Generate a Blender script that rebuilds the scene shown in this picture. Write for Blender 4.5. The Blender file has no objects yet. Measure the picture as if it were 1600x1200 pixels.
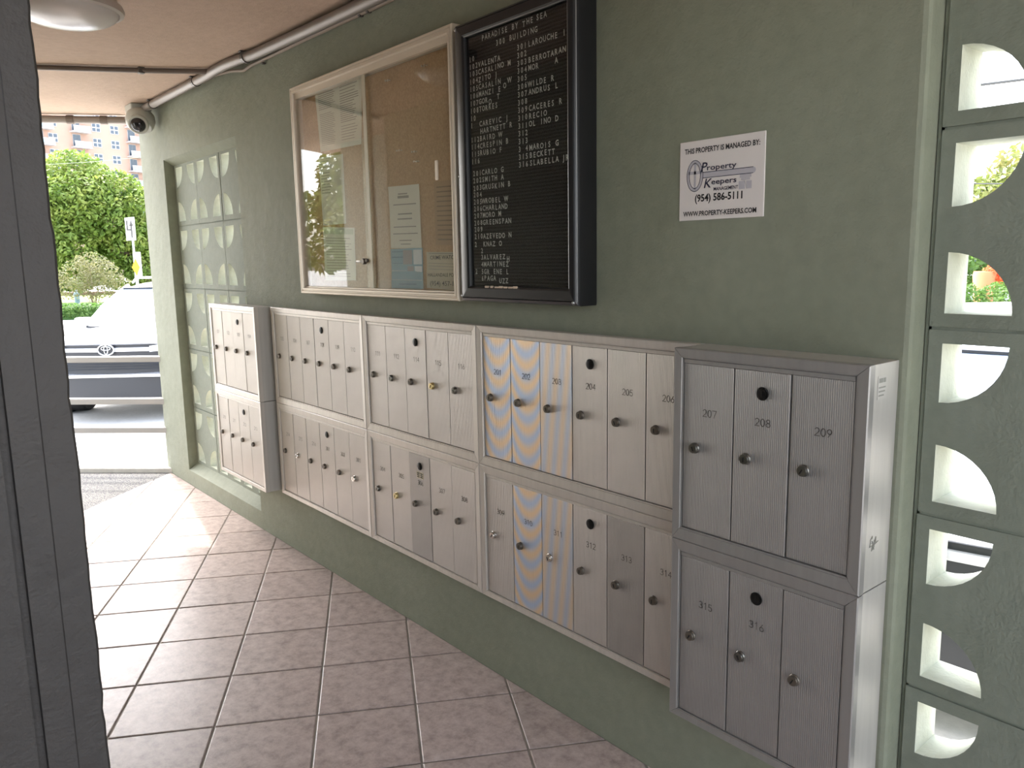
import bpy, bmesh, math, random
import numpy as np
from mathutils import Vector, Matrix

random.seed(7)
RNG = np.random.default_rng(7)
SC = bpy.context.scene
COL = SC.collection
R = math.radians

# ------------------------------------------------------------------ camera
CAM_F, CAM_P, CAM_R, CAM_Y = 1240.03, 0.1576, -0.0178, 0.8769
CAM_LOC = Vector((0.0, -1.6253, 1.4555))
fw = Vector((-math.sin(CAM_Y) * math.cos(CAM_P), math.cos(CAM_Y) * math.cos(CAM_P), -math.sin(CAM_P)))
rt = Vector((math.cos(CAM_Y), math.sin(CAM_Y), 0))
up = rt.cross(fw)
r2 = rt * math.cos(CAM_R) + up * math.sin(CAM_R)
u2 = up * math.cos(CAM_R) - rt * math.sin(CAM_R)
cam = bpy.data.cameras.new('camera')
cam.sensor_width = 36
cam.lens = CAM_F / 1600 * 36
cam.clip_start = 0.02
cam.clip_end = 600
camo = bpy.data.objects.new('camera', cam)
COL.objects.link(camo)
M4 = Matrix((r2, u2, -fw)).transposed().to_4x4()
M4.translation = CAM_LOC
camo.matrix_world = M4
SC.camera = camo

# ------------------------------------------------------------------ light and exposure
SUN_EL, SUN_DIR = R(53), Vector((-.985, .165, 0)).normalized()
EXPOSURE = 1.85
SKY_STRENGTH = .43
SUN_STRENGTH = 1.45
wd = bpy.data.worlds.new('world')
SC.world = wd
wd.use_nodes = True
wn = wd.node_tree
bg = wn.nodes['Background']
sky = wn.nodes.new('ShaderNodeTexSky')
sky.sky_type = 'NISHITA'
sky.sun_disc = False
sky.sun_elevation = SUN_EL
sky.sun_rotation = math.atan2(SUN_DIR.x, SUN_DIR.y)
sky.dust_density = 4
sky.air_density = 1.0
sky.ozone_density = 1.0
hs_ = wn.nodes.new('ShaderNodeHueSaturation')
hs_.inputs['Saturation'].default_value = .5
wn.links.new(sky.outputs[0], hs_.inputs['Color'])
wn.links.new(hs_.outputs[0], bg.inputs[0])
bg.inputs[1].default_value = SKY_STRENGTH
sl = bpy.data.lights.new('sun', 'SUN')
sl.energy = SUN_STRENGTH
sl.angle = R(.8)
sl.color = (1, .95, .87)
slo = bpy.data.objects.new('sun', sl)
COL.objects.link(slo)
tosun = SUN_DIR * math.cos(SUN_EL) + Vector((0, 0, math.sin(SUN_EL)))
slo.rotation_euler = (-tosun).to_track_quat('-Z', 'Y').to_euler()
slo.location = (-8, 2, 8)
vs = SC.view_settings
vs.view_transform = 'Standard'
vs.look = 'None'
vs.exposure = EXPOSURE
vs.gamma = 1
vs.use_curve_mapping = False
SC.cycles.max_bounces = 14
SC.cycles.diffuse_bounces = 8
SC.cycles.glossy_bounces = 6
SC.cycles.transmission_bounces = 8
SC.cycles.transparent_max_bounces = 12
SC.cycles.caustics_reflective = False
SC.cycles.caustics_refractive = False
SC.cycles.use_denoising = True


# ------------------------------------------------------------------ materials
def lin(h):
    h = h.lstrip('#')
    o = []
    for i in (0, 2, 4):
        c = int(h[i:i + 2], 16) / 255
        o.append(c / 12.92 if c <= .04045 else ((c + .055) / 1.055) ** 2.4)
    return (*o, 1)


class Mat:
    def __init__(s, name, col='808080', rough=.6, metal=0, spec=None):
        s.m = bpy.data.materials.new(name)
        s.m.use_nodes = True
        s.t = s.m.node_tree
        s.b = s.t.nodes['Principled BSDF']
        s.b.inputs['Base Color'].default_value = lin(col)
        s.b.inputs['Roughness'].default_value = rough
        s.b.inputs['Metallic'].default_value = metal
        if spec is not None:
            s.b.inputs['Specular IOR Level'].default_value = spec
        s.col = lin(col)
        s.bumpn = None

    def n(s, typ, **k):
        nd = s.t.nodes.new(typ)
        for a, v in k.items():
            if hasattr(nd, a):
                setattr(nd, a, v)
            else:
                nd.inputs[a].default_value = v
        return nd

    def l(s, a, b):
        s.t.links.new(a, b)

    def coord(s, scale=(1, 1, 1), kind='Object', rot=(0, 0, 0)):
        tc = s.n('ShaderNodeTexCoord')
        mp = s.n('ShaderNodeMapping')
        mp.inputs['Scale'].default_value = scale
        mp.inputs['Rotation'].default_value = rot
        s.l(tc.outputs[kind], mp.inputs[0])
        return mp.outputs[0]

    def noise(s, scale, detail=4, vec=None, rough=.5, kind='Object'):
        nd = s.n('ShaderNodeTexNoise')
        nd.inputs['Scale'].default_value = scale
        nd.inputs['Detail'].default_value = detail
        nd.inputs['Roughness'].default_value = rough
        s.l(vec if vec is not None else s.coord(kind=kind), nd.inputs['Vector'])
        return nd.outputs[0]

    def ramp(s, fac, stops):
        nd = s.n('ShaderNodeValToRGB')
        el = nd.color_ramp.elements
        while len(el) < len(stops):
            el.new(.5)
        for e, (p, c) in zip(el, stops):
            e.position = p
            e.color = lin(c) if isinstance(c, str) else (c, c, c, 1)
        s.l(fac, nd.inputs[0])
        return nd.outputs[0]

    def mix(s, fac, a, b, mode='MIX'):
        nd = s.n('ShaderNodeMix', data_type='RGBA', blend_type=mode)
        for sock, v in ((nd.inputs[0], fac), (nd.inputs[6], a), (nd.inputs[7], b)):
            if isinstance(v, (int, float)):
                sock.default_value = v
            elif isinstance(v, str):
                sock.default_value = lin(v)
            elif isinstance(v, tuple):
                sock.default_value = v
            else:
                s.l(v, sock)
        return nd.outputs[2]

    def mottle(s, scale, a, b, lo=.3, hi=.7, kind='Object', detail=5, vec=None):
        c = s.ramp(s.noise(scale, detail, kind=kind, vec=vec), [(lo, a), (hi, b)])
        s.l(c, s.b.inputs['Base Color'])
        return c

    def basecol(s, c):
        s.l(c, s.b.inputs['Base Color'])

    def bump(s, h, strength=.3, dist=.01):
        nd = s.n('ShaderNodeBump')
        nd.inputs['Strength'].default_value = strength
        nd.inputs['Distance'].default_value = dist
        s.l(h, nd.inputs['Height'])
        if s.bumpn:
            s.l(s.bumpn, nd.inputs['Normal'])
        s.bumpn = nd.outputs[0]
        s.l(s.bumpn, s.b.inputs['Normal'])


def stucco(name, a, b, rough=.75, big=1.6):
    m = Mat(name, a, rough)
    c1 = m.ramp(m.noise(big, 6, rough=.6), [(.3, a), (.72, b)])
    c2 = m.ramp(m.noise(28, 4), [(.3, .86), (.7, 1.0)])
    m.basecol(m.mix(.7, c1, c2, 'MULTIPLY'))
    m.bump(m.noise(9, 5, rough=.6), .35, .02)
    m.bump(m.noise(140, 3), .25, .004)
    return m.m


WALL = stucco('green_painted_stucco', '888c7a', '7e826f')
BLOCKM = stucco('green_painted_block', '868c7e', '7c8273')
PASSAGE = stucco('light_passage_stucco', 'bdbaa8', 'b2af9c')
REVEAL = stucco('pale_unfaced_block', 'c8cab9', 'babcaa', .8, 6)
CEIL = stucco('beige_ceiling_plaster', 'c6ae9a', 'baa28d', .85)
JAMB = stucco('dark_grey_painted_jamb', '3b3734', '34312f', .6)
PLAIN = stucco('pale_outer_stucco', 'c9c6ba', 'bdb9ac')
CONC = stucco('pale_concrete', 'cfcbc4', 'bbb7b0', .85, 3)
GROUT = stucco('tile_grout', 'a39b90', '7d756c', .8, 5)
ASPH = stucco('sunlit_pavement', 'c4c2bd', 'b3b1ac', .9, .7)

m = Mat('mottled_ceramic_tile', '8d7f79', .38)
c = m.ramp(m.noise(7, 8, rough=.65, kind='Generated'), [(.28, '6b5f5b'), (.5, '8b7c75'), (.74, 'a4968e')])
info = m.n('ShaderNodeObjectInfo')
sh = m.ramp(info.outputs['Random'], [(0, .88), (1, 1.0)])
m.basecol(m.mix(1, c, sh, 'MULTIPLY'))
# the tiles' own mottling, in world scale
geo = m.n('ShaderNodeNewGeometry')
c = m.ramp(m.noise(22, 10, vec=geo.outputs['Position'], rough=.74), [(.3, '94857e'), (.5, 'b8a8a1'), (.72, 'd0c2bb')])
m.basecol(m.mix(1, c, sh, 'MULTIPLY'))
m.bump(m.noise(90, 3, vec=geo.outputs['Position']), .12, .003)
m.b.inputs['Roughness'].default_value = .36
m.b.inputs['Specular IOR Level'].default_value = .25
TILE = m.m


def alu(name, col, rough=.42, metal=.75, streak=True):
    m = Mat(name, col, rough, metal)
    v = m.coord((3, 3, 70))
    d = m.ramp(m.noise(1, 4, vec=m.coord((60, 60, 4))), [(.3, .9), (.7, 1)])
    m.basecol(m.mix(1, lin(col), d, 'MULTIPLY'))
    return m


ALU = alu('brushed_aluminium', 'b9b3ac', .38).m
ALUTRIM = alu('aluminium_trim', 'c9c2b9', .4, .35).m
ALUSIDE = alu('aluminium_case', 'c2beb7', .5, .4).m


def door_mat(name, col, moire=0):
    m = Mat(name, col, .42, .6)
    tc = m.n('ShaderNodeTexCoord')
    sep = m.n('ShaderNodeSeparateXYZ')
    m.l(tc.outputs['Object'], sep.inputs[0])
    w = m.n('ShaderNodeMath', operation='MULTIPLY')
    m.l(sep.outputs[0], w.inputs[0])
    w.inputs[1].default_value = 2 * math.pi / .0047
    sn = m.n('ShaderNodeMath', operation='SINE')
    m.l(w.outputs[0], sn.inputs[0])
    wear = m.ramp(m.noise(6, 6, rough=.6), [(.3, .88), (.7, 1.0)])
    groove = m.n('ShaderNodeMapRange')
    m.l(sn.outputs[0], groove.inputs[0])
    groove.inputs[1].default_value = -1
    groove.inputs[2].default_value = 1
    groove.inputs[3].default_value = .8
    groove.inputs[4].default_value = 1
    c = m.mix(1, lin(col), wear, 'MULTIPLY')
    c = m.mix(1, c, groove.outputs[0], 'MULTIPLY')  # shade in the rib grooves multiplied into the colour, besides the bump
    if moire:
        # camera moire painted into the base colour: phase = a*z + b*(x-xc)^2 (moire==1) or near-vertical (moire==2)
        dx = m.n('ShaderNodeMath', operation='SUBTRACT')
        m.l(sep.outputs[0], dx.inputs[0])
        dx.inputs[1].default_value = .075
        ph = m.n('ShaderNodeMath', operation='MULTIPLY')
        sq = m.n('ShaderNodeMath', operation='MULTIPLY')
        if moire == 1:
            m.l(dx.outputs[0], sq.inputs[0])
            m.l(dx.outputs[0], sq.inputs[1])
            sc = m.n('ShaderNodeMath', operation='MULTIPLY')
            m.l(sq.outputs[0], sc.inputs[0])
            sc.inputs[1].default_value = -13
            ad = m.n('ShaderNodeMath', operation='ADD')
            m.l(sc.outputs[0], ad.inputs[0])
            m.l(sep.outputs[2], ad.inputs[1])
            m.l(ad.outputs[0], ph.inputs[0])
            ph.inputs[1].default_value = 2 * math.pi / .068
        else:
            sc = m.n('ShaderNodeMath', operation='MULTIPLY')
            m.l(sep.outputs[2], sc.inputs[0])
            sc.inputs[1].default_value = -.13
            ad = m.n('ShaderNodeMath', operation='ADD')
            m.l(sc.outputs[0], ad.inputs[0])
            m.l(sep.outputs[0], ad.inputs[1])
            m.l(ad.outputs[0], ph.inputs[0])
            ph.inputs[1].default_value = 2 * math.pi / .045
        s2 = m.n('ShaderNodeMath', operation='SINE')
        m.l(ph.outputs[0], s2.inputs[0])
        mr = m.n('ShaderNodeMapRange')
        m.l(s2.outputs[0], mr.inputs[0])
        mr.inputs[1].default_value = -1
        mr.inputs[2].default_value = 1
        band = m.ramp(mr.outputs[0], [(.0, 'e6bf85'), (.5, 'c8bfbc'), (1, '9cb8de')])
        c = m.mix(.6 if moire == 1 else .36, c, band)
    m.basecol(c)
    m.bump(sn.outputs[0], .35, .0012)
    return m.m


DOORM = door_mat('ribbed_aluminium_door', 'c6bfb7')
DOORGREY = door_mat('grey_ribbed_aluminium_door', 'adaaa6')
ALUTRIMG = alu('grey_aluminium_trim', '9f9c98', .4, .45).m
DOORDARK = door_mat('worn_ribbed_aluminium_door', 'aca69f')
DOORM1 = door_mat('ribbed_door_moire_tint', 'c6bfb7', 1)
DOORM2 = door_mat('ribbed_door_faint_moire_tint', 'c6bfb7', 2)
GAP = Mat('dark_gap', '1b1a19', .8).m
BRONZE = Mat('dark_bronze_lock', '6b645a', .35, .6).m
CHROME = Mat('bright_chrome', 'd8d5cf', .18, 1).m
NICKEL = Mat('dull_nickel_lock', '77756f', .3, .9).m
BRASS = Mat('brass_lock', 'd3c08a', .3, .8).m
BLACKHOLE = Mat('black_keyway', '0a0a0a', .5).m
ENGR = Mat('engraved_number', '5f5a55', .6, .3).m

BLACKP = Mat('black_plastic_frame', '1b1b1d', .32).m
SHINE = Mat('grey_corner_clip', 'a9a9a9', .3, .8).m
m = Mat('grooved_letter_felt', '17171a', .85, 0, .2)
w = m.n('ShaderNodeTexWave', wave_type='BANDS', bands_direction='Z')
m.l(m.coord(), w.inputs[0])
w.inputs['Scale'].default_value = 32
m.bump(w.outputs['Fac'], .8, .003)
m.basecol(m.ramp(w.outputs['Fac'], [(.2, '1c1b1b'), (.8, '353335')]))
FELT = m.m
LETTER = Mat('white_plastic_letter', 'dcd8d0', .5).m
CREAM = Mat('cream_anodised_frame', 'cfc3b1', .4, .25).m
m = Mat('tan_cork', 'a98a66', .85)
m.basecol(m.mix(.5, m.ramp(m.noise(3, 5), [(.3, 'bd9c76'), (.7, 'b3926c')]),
                m.ramp(m.noise(160, 3), [(.3, '98764f'), (.7, 'c9a881')])))
CORK = m.m


def glass(name, tint=(1, 1, 1, 1), ior=1.5, rough=.0):
    mt = bpy.data.materials.new(name)
    mt.use_nodes = True
    t = mt.node_tree
    t.nodes.clear()
    out = t.nodes.new('ShaderNodeOutputMaterial')
    mx = t.nodes.new('ShaderNodeMixShader')
    tr = t.nodes.new('ShaderNodeBsdfTransparent')
    gl = t.nodes.new('ShaderNodeBsdfGlossy')
    lw = t.nodes.new('ShaderNodeLayerWeight')
    lw.inputs[0].default_value = .5
    pw = t.nodes.new('ShaderNodeMath')
    pw.operation = 'POWER'
    pw.inputs[1].default_value = 5
    t.links.new(lw.outputs['Facing'], pw.inputs[0])
    fr = t.nodes.new('ShaderNodeMapRange')
    fr.inputs[3].default_value = ((ior - 1) / (ior + 1)) ** 2
    t.links.new(pw.outputs[0], fr.inputs[0])
    tr.inputs[0].default_value = tint
    gl.inputs['Roughness'].default_value = rough
    t.links.new(fr.outputs[0], mx.inputs[0])
    t.links.new(tr.outputs[0], mx.inputs[1])
    t.links.new(gl.outputs[0], mx.inputs[2])
    t.links.new(mx.outputs[0], out.inputs[0])
    return mt


PANE = glass('clear_sliding_glass', (.97, .98, .97, 1), 1.6)
COVER = glass('board_cover_glass', (.85, .87, .87, 1), 1.5, .02)
PAPER = Mat('white_paper', 'd6d4c6', .7).m
PAPER2 = Mat('pale_green_white_paper', 'd3d6c8', .7).m
PAPERTAN = Mat('faded_tan_paper', 'a98c6a', .8).m
PAPERGR = Mat('buff_notice_paper', 'bfb59c', .75).m
INK = Mat('printed_ink', '2b2b2b', .7).m
INKGREY = Mat('faded_print', '8b8a82', .7).m
INKTAN = Mat('faded_tan_print', '7d6548', .7).m
FLYBLUE = Mat('blue_flyer', '6a93a6', .6).m
FLYDARK = Mat('flyer_photo_tone', '7f7f84', .6).m
FLYFACE = Mat('flyer_photo_warm', 'b08a72', .6).m
SIGNW = Mat('white_sign_board', 'd8d2cd', .4).m
SIGNK = Mat('black_sign_print', '141416', .5).m
SIGNG = Mat('grey_sign_print', 'b3b0b5', .5).m
SIGNN = Mat('navy_sign_print', '25243a', .5).m
PIPE = Mat('grey_conduit_paint', '89817a', .45, .25).m
PIPEDARK = Mat('dark_conduit_paint', '6d625a', .5, .2).m
CLAMP = Mat('pipe_clamp_steel', '59544f', .4, .7).m
CABLE = Mat('tan_cable', '8b7a69', .6).m
CAMWHITE = Mat('grey_camera_housing', 'a9aba3', .4).m
CAMDOME = Mat('smoked_camera_dome', '1d1c20', .08).m
LAMPW = Mat('frosted_lamp_diffuser', 'cfc8c2', .25).m
LAMPR = Mat('lamp_rim', 'b5aba3', .4, .2).m
RAILM = Mat('white_painted_rail', 'a9a6a3', .4).m

# outdoors
m = Mat('white_car_paint', 'c0c1c5', .2)
m.b.inputs['Coat Weight'].default_value = .6
CARW = m.m
CARBLK = Mat('black_car_plastic', '1d2026', .5).m
CARGRILL = Mat('dark_grille', '23262c', .45).m
CARCHROME = Mat('silver_car_trim', 'd5d6d8', .22, .7).m
CARGLASS = Mat('car_glass', '8593a8', .04, 0, .9).m
TYRE = Mat('tyre_rubber', '1a1a1b', .8).m
RIM = Mat('alloy_rim', '9a9b9d', .3, .8).m
LIGHTM = Mat('headlight_lens', 'e3e7ea', .1).m
CARDARK = Mat('dark_blue_car_paint', '24303f', .25).m


def leaves(name, a, b, c):
    m = Mat(name, a, .55)
    geo = m.n('ShaderNodeNewGeometry')
    col = m.ramp(m.noise(1.7, 3, vec=geo.outputs['Position']), [(.3, a), (.5, b), (.72, c)])
    m.basecol(col)
    tr = m.n('ShaderNodeBsdfTranslucent')
    m.l(col, tr.inputs[0])
    mx = m.n('ShaderNodeMixShader')
    mx.inputs[0].default_value = .4
    out = m.t.nodes['Material Output']
    m.l(m.b.outputs[0], mx.inputs[1])
    m.l(tr.outputs[0], mx.inputs[2])
    m.l(mx.outputs[0], out.inputs[0])
    return m.m


LEAFA = leaves('bright_green_leaves', '55702a', '7b9140', 'a0a858')
LEAFB = leaves('hedge_leaves', '44662a', '5c7d38', '769350')
LEAFC = leaves('dry_shrub_leaves', '6f6f4a', '807e58', '6d7848')
LEAFD = leaves('olive_tree_leaves', '5f6c34', '7a8544', '968a54')
FLOWER = leaves('red_orange_blossom', 'd9432f', 'e2774a', 'd98c62')
BARK = Mat('grey_brown_bark', '7a6a5a', .9).m
GRASSM = leaves('lawn_grass', '7c9a35', '93ad44', 'a3b552')
m = Mat('lawn_soil', '8fa546', .95)
m.mottle(1.5, '66782f', '7b8a40', kind='Object')
LAWN = m.m
PINK = stucco('peach_facade_paint', 'b99b89', 'b09180', .85, .2)
WINW = Mat('white_window_frame', 'b5b5b6', .5).m
WINPANE = Mat('grey_blue_pane', '4a5560', .1).m
BALC = Mat('white_balcony_slab', 'bdb8b4', .6).m
BALGLASS = Mat('frosted_balcony_glass', '8fa6ab', .15).m
SIGNPOST = Mat('galvanised_post', '9aa0a8', .4, .6).m
YELLOW = Mat('yellow_sign_face', 'f5b51e', .5).m
TERRA = Mat('terracotta_pot', 'cf8d63', .8).m
WIREM = Mat('black_wire', '4a4a48', .6).m


# ------------------------------------------------------------------ mesh helpers
class MB:
    def __init__(s):
        s.v, s.f, s.mi, s.k = [], [], [], 0

    def mat(s, k):
        s.k = k
        return s

    def add(s, vs, fs):
        o = len(s.v)
        s.v += [tuple(v) for v in vs]
        s.f += [tuple(i + o for i in f) for f in fs]
        s.mi += [s.k] * len(fs)
        return s

    def box(s, x0, x1, y0, y1, z0, z1, c=0):
        if c <= 0:
            vs = [(x, y, z) for x in (x0, x1) for y in (y0, y1) for z in (z0, z1)]
            return s.add(vs, [(0, 1, 3, 2), (4, 6, 7, 5), (0, 4, 5, 1), (2, 3, 7, 6), (0, 2, 6, 4), (1, 5, 7, 3)])
        bm = bmesh.new()
        bmesh.ops.create_cube(bm, size=1)
        for v in bm.verts:
            v.co = ((x0 + x1) / 2 + v.co.x * (x1 - x0), (y0 + y1) / 2 + v.co.y * (y1 - y0), (z0 + z1) / 2 + v.co.z * (z1 - z0))
        bmesh.ops.bevel(bm, geom=list(bm.edges), offset=c, segments=2, affect='EDGES', profile=.5)
        bm.verts.index_update()
        vs = [v.co.copy() for v in bm.verts]
        fs = [[v.index for v in f.verts] for f in bm.faces]
        bm.free()
        return s.add(vs, fs)

    def prism(s, poly, axis, a, b):
        n = len(poly)

        def P(p, t):
            return {'x': (t, p[0], p[1]), 'y': (p[0], t, p[1]), 'z': (p[0], p[1], t)}[axis]
        vs = [P(p, a) for p in poly] + [P(p, b) for p in poly]
        fs = [tuple(range(n)), tuple(range(2 * n - 1, n - 1, -1))]
        fs += [(i, i + n, (i + 1) % n + n, (i + 1) % n) for i in range(n)]
        return s.add(vs, fs)

    def tube(s, pts, r, n=10, caps=True):
        pts = [Vector(p) for p in pts]
        rs = r if isinstance(r, (list, tuple)) else [r] * len(pts)
        vs, fs = [], []
        prev = None
        for i, p in enumerate(pts):
            d = (pts[min(i + 1, len(pts) - 1)] - pts[max(i - 1, 0)]).normalized()
            if prev is None:
                a = d.orthogonal().normalized()
            else:
                a = (prev - d * prev.dot(d)).normalized()
            prev = a
            b = d.cross(a)
            for k in range(n):
                t = 2 * math.pi * k / n
                vs.append(p + (a * math.cos(t) + b * math.sin(t)) * rs[i])
        for i in range(len(pts) - 1):
            for k in range(n):
                k2 = (k + 1) % n
                fs.append((i * n + k, i * n + k2, (i + 1) * n + k2, (i + 1) * n + k))
        if caps:
            fs.append(tuple(range(n - 1, -1, -1)))
            fs.append(tuple((len(pts) - 1) * n + k for k in range(n)))
        return s.add(vs, fs)

    def lathe(s, prof, center, axis='z', n=24):
        # prof: list of (r, h)
        cx, cy, cz = center
        vs, fs = [], []
        for r, h in prof:
            for k in range(n):
                t = 2 * math.pi * k / n
                a, b = r * math.cos(t), r * math.sin(t)
                vs.append({'z': (cx + a, cy + b, cz + h), 'y': (cx + a, cy + h, cz + b), 'x': (cx + h, cy + a, cz + b)}[axis])
        for i in range(len(prof) - 1):
            for k in range(n):
                k2 = (k + 1) % n
                fs.append((i * n + k, i * n + k2, (i + 1) * n + k2, (i + 1) * n + k))
        fs.append(tuple(range(n - 1, -1, -1)))
        fs.append(tuple((len(prof) - 1) * n + k for k in range(n)))
        return s.add(vs, fs)

    def grid(s, rows):
        # rows of points (equal length) -> quads
        m_, n_ = len(rows), len(rows[0])
        vs = [p for r_ in rows for p in r_]
        fs = [(i * n_ + j, i * n_ + j + 1, (i + 1) * n_ + j + 1, (i + 1) * n_ + j) for i in range(m_ - 1) for j in range(n_ - 1)]
        return s.add(vs, fs)

    def mesh(s, name, mats, smooth=False, off=(0, 0, 0)):
        me = bpy.data.meshes.new(name)
        o = off
        me.from_pydata([(v[0] - o[0], v[1] - o[1], v[2] - o[2]) for v in s.v], [], s.f)
        mats = mats if isinstance(mats, (list, tuple)) else [mats]
        for mt in mats:
            me.materials.append(mt)
        me.polygons.foreach_set('material_index', s.mi)
        bm = bmesh.new()
        bm.from_mesh(me)
        bmesh.ops.recalc_face_normals(bm, faces=bm.faces)
        bm.to_mesh(me)
        bm.free()
        if smooth:
            me.polygons.foreach_set('use_smooth', [True] * len(me.polygons))
            me.set_sharp_from_angle(angle=R(smooth if smooth is not True else 35))
        me.update()
        return me


ORG = {}
ORG_LAST = ['', None]


def link(name, me, parent=None, loc=(0, 0, 0)):
    o = bpy.data.objects.new(name, me)
    COL.objects.link(o)
    if parent is not None:
        o.parent = parent
    o.location = loc
    return o


def obj(name, mb, mats, parent=None, smooth=False, local=False):
    """world-coordinate builder: under a parent the shape is stored relative to the parent's world origin"""
    po = (0, 0, 0) if (parent is None or local) else ORG[parent.name]
    vs = np.array(mb.v)
    c_ = (vs.min(0) + vs.max(0)) / 2
    me = mb.mesh(name, mats, smooth, off=tuple(c_))
    o = link(name, me, parent, (c_[0] - po[0], c_[1] - po[1], c_[2] - po[2]))
    ORG_LAST[:] = [o.name, tuple(c_)]
    if not local:
        ORG[o.name] = tuple(c_)
    return o


def empty(name, loc, rotz=0):
    o = bpy.data.objects.new(name, None)
    o.empty_display_size = .1
    COL.objects.link(o)
    o.location = loc
    o.rotation_euler = (0, 0, rotz)
    ORG[o.name] = tuple(loc)
    return o


def tag(o, label=None, cat=None, group=None, kind=None):
    for k, v in (('label', label), ('category', cat), ('group', group), ('kind', kind)):
        if v:
            o[k] = v
    return o


def struct(name, mb, mats, smooth=False, label=None):
    return tag(obj(name, mb, mats, None, smooth), label, None, None, 'structure')


_glyph = {}
_fc = bpy.data.curves.new('glyphs', 'FONT')
_fo = bpy.data.objects.new('glyphs', _fc)
COL.objects.link(_fo)


def glyph(txt, bold=0.0, res=2):
    """flat text outline as (verts2d, faces), normalised: origin at left baseline"""
    key = (txt, bold, res)
    if key not in _glyph:
        _fc.body = txt
        _fc.resolution_u = res
        _fc.offset = bold
        _fc.size = 1
        dg = bpy.context.evaluated_depsgraph_get()
        _fo.update_tag()
        dg.update()
        me = bpy.data.meshes.new_from_object(_fo.evaluated_get(dg))
        v = [(p.co.x, p.co.y) for p in me.vertices]
        f = [tuple(p.vertices) for p in me.polygons]
        bpy.data.meshes.remove(me)
        _glyph[key] = (v, f)
    return _glyph[key]


def text_into(mb, txt, x0, x1, z0, h, y, bold=0.0, thick=.0, shear=0):
    """text stretched to x0..x1, cap height h, baseline z0, lying in plane y (facing -y)"""
    v, f = glyph(txt, bold)
    if not v:
        return
    a = np.array(v)
    mn, mx = a[:, 0].min(), a[:, 0].max()
    cap = .69
    sx = (x1 - x0) / max(mx - mn, 1e-6)
    vs = [(x0 + (p[0] - mn) * sx + shear * p[1] * h / cap, y, z0 + p[1] * h / cap) for p in v]
    mb.add(vs, f)


def text_mono(mb, txt, x0, pitch, z0, h, y, w=.62):
    for i, ch in enumerate(txt):
        if ch == ' ':
            continue
        dz = 0
        v, f = glyph(ch, .022)
        a = np.array(v)
        mn, mx = a[:, 0].min(), a[:, 0].max()
        sc = h / .69 * .86
        cx = (mn + mx) / 2
        xc = x0 + (i + .5) * pitch
        jz = RNG.normal(0, .0005)
        mb.add([(xc + (p[0] - cx) * sc, y, z0 + jz + p[1] * h / .69) for p in v], f)


# thin engraved stroke digits (unit cell 0..0.6 x 0..1)
def _arc(cx, cy, rx, ry, a0, a1, n=9):
    return [(cx + rx * math.cos(R(a0 + (a1 - a0) * i / n)), cy + ry * math.sin(R(a0 + (a1 - a0) * i / n))) for i in range(n + 1)]


DIG = {
    '0': [_arc(.3, .5, .3, .5, 0, 360, 14)],
    '1': [[(.12, .8), (.34, 1), (.34, 0)]],
    '2': [_arc(.3, .72, .28, .28, 160, -40, 8) + [(0, 0), (.6, 0)]],
    '3': [_arc(.28, .74, .26, .26, 150, -90, 8) + _arc(.28, .25, .3, .25, 90, -150, 8)],
    '4': [[(.45, 0), (.45, 1), (0, .32), (.62, .32)]],
    '5': [[(.56, 1), (.1, 1), (.06, .56)] + _arc(.28, .31, .3, .31, 125, -150, 9)],
    '6': [[(.46, 1), (.1, .5)] + _arc(.3, .29, .29, .29, 155, -205, 12)],
    '7': [[(0, 1), (.6, 1), (.2, 0)]],
    '8': [_arc(.3, .76, .24, .24, 0, 360, 12), _arc(.3, .26, .3, .26, 0, 360, 12)],
    '9': [[(.14, 0), (.5, .5)] + _arc(.3, .71, .29, .29, -25, 335, 12)],
}


def engraved(mb, txt, xc, zc, h, y, w=.0016):
    adv = .82 * h
    tw = adv * (len(txt) - 1) + .6 * h
    for i, ch in enumerate(txt):
        ox, oz = xc - tw / 2 + i * adv, zc - h / 2
        for pl in DIG[ch]:
            P = [Vector((ox + p[0] * h, oz + p[1] * h)) for p in pl]
            for a, b in zip(P[:-1], P[1:]):
                d = (b - a).normalized()
                nn = Vector((-d.y, d.x)) * w / 2
                a2, b2 = a - d * w / 2, b + d * w / 2
                q = [a2 + nn, b2 + nn, b2 - nn, a2 - nn]
                mb.add([(p.x, y, p.y) for p in q], [(0, 1, 2, 3)])


# ------------------------------------------------------------------ the building shell
CZ = 2.435          # ceiling height
GZ = -.45           # car park level
XL, XJ = -5.80, -.705


def ceil_x(y):
    return -5.86 + .542 * (y + .05)


def slab_x(y):
    return -5.83 + .958 * (y + .02)


# main wall with the two screen openings
w = MB()
w.box(XL, -5.33, 0, .2, GZ, CZ)
w.box(-5.33, -4.135, 0, .2, 2.098, CZ)
w.box(-5.33, -4.135, 0, .2, GZ, .10)
w.prism([(0, .10), (.06, .142), (.2, .142), (.2, .10)], 'x', -5.33, -4.135)     # sloped sill
w.prism([(0, 2.098), (.06, 2.064), (.06, 2.098)], 'x', -5.33, -4.135)               # sloped soffit
w.box(-4.135, XJ - .012, 0, .2, GZ, CZ)
w.box(XJ - .012, XJ, .012, .2, GZ, CZ)
w.prism([(XJ - .012, 0), (XJ - .0035, .0035), (XJ, .012), (XJ - .012, .012)], 'z', GZ, CZ)  # eased corner
w.box(XJ, 2.0, .03, .2, GZ, .128)
w.box(XJ, 2.0, .03, .2, 2.08, CZ)
struct('wall_back', w, WALL, label='sage green stucco wall carrying the mailboxes and boards')

# breeze block screens
BP, BT = .39, .10


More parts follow.
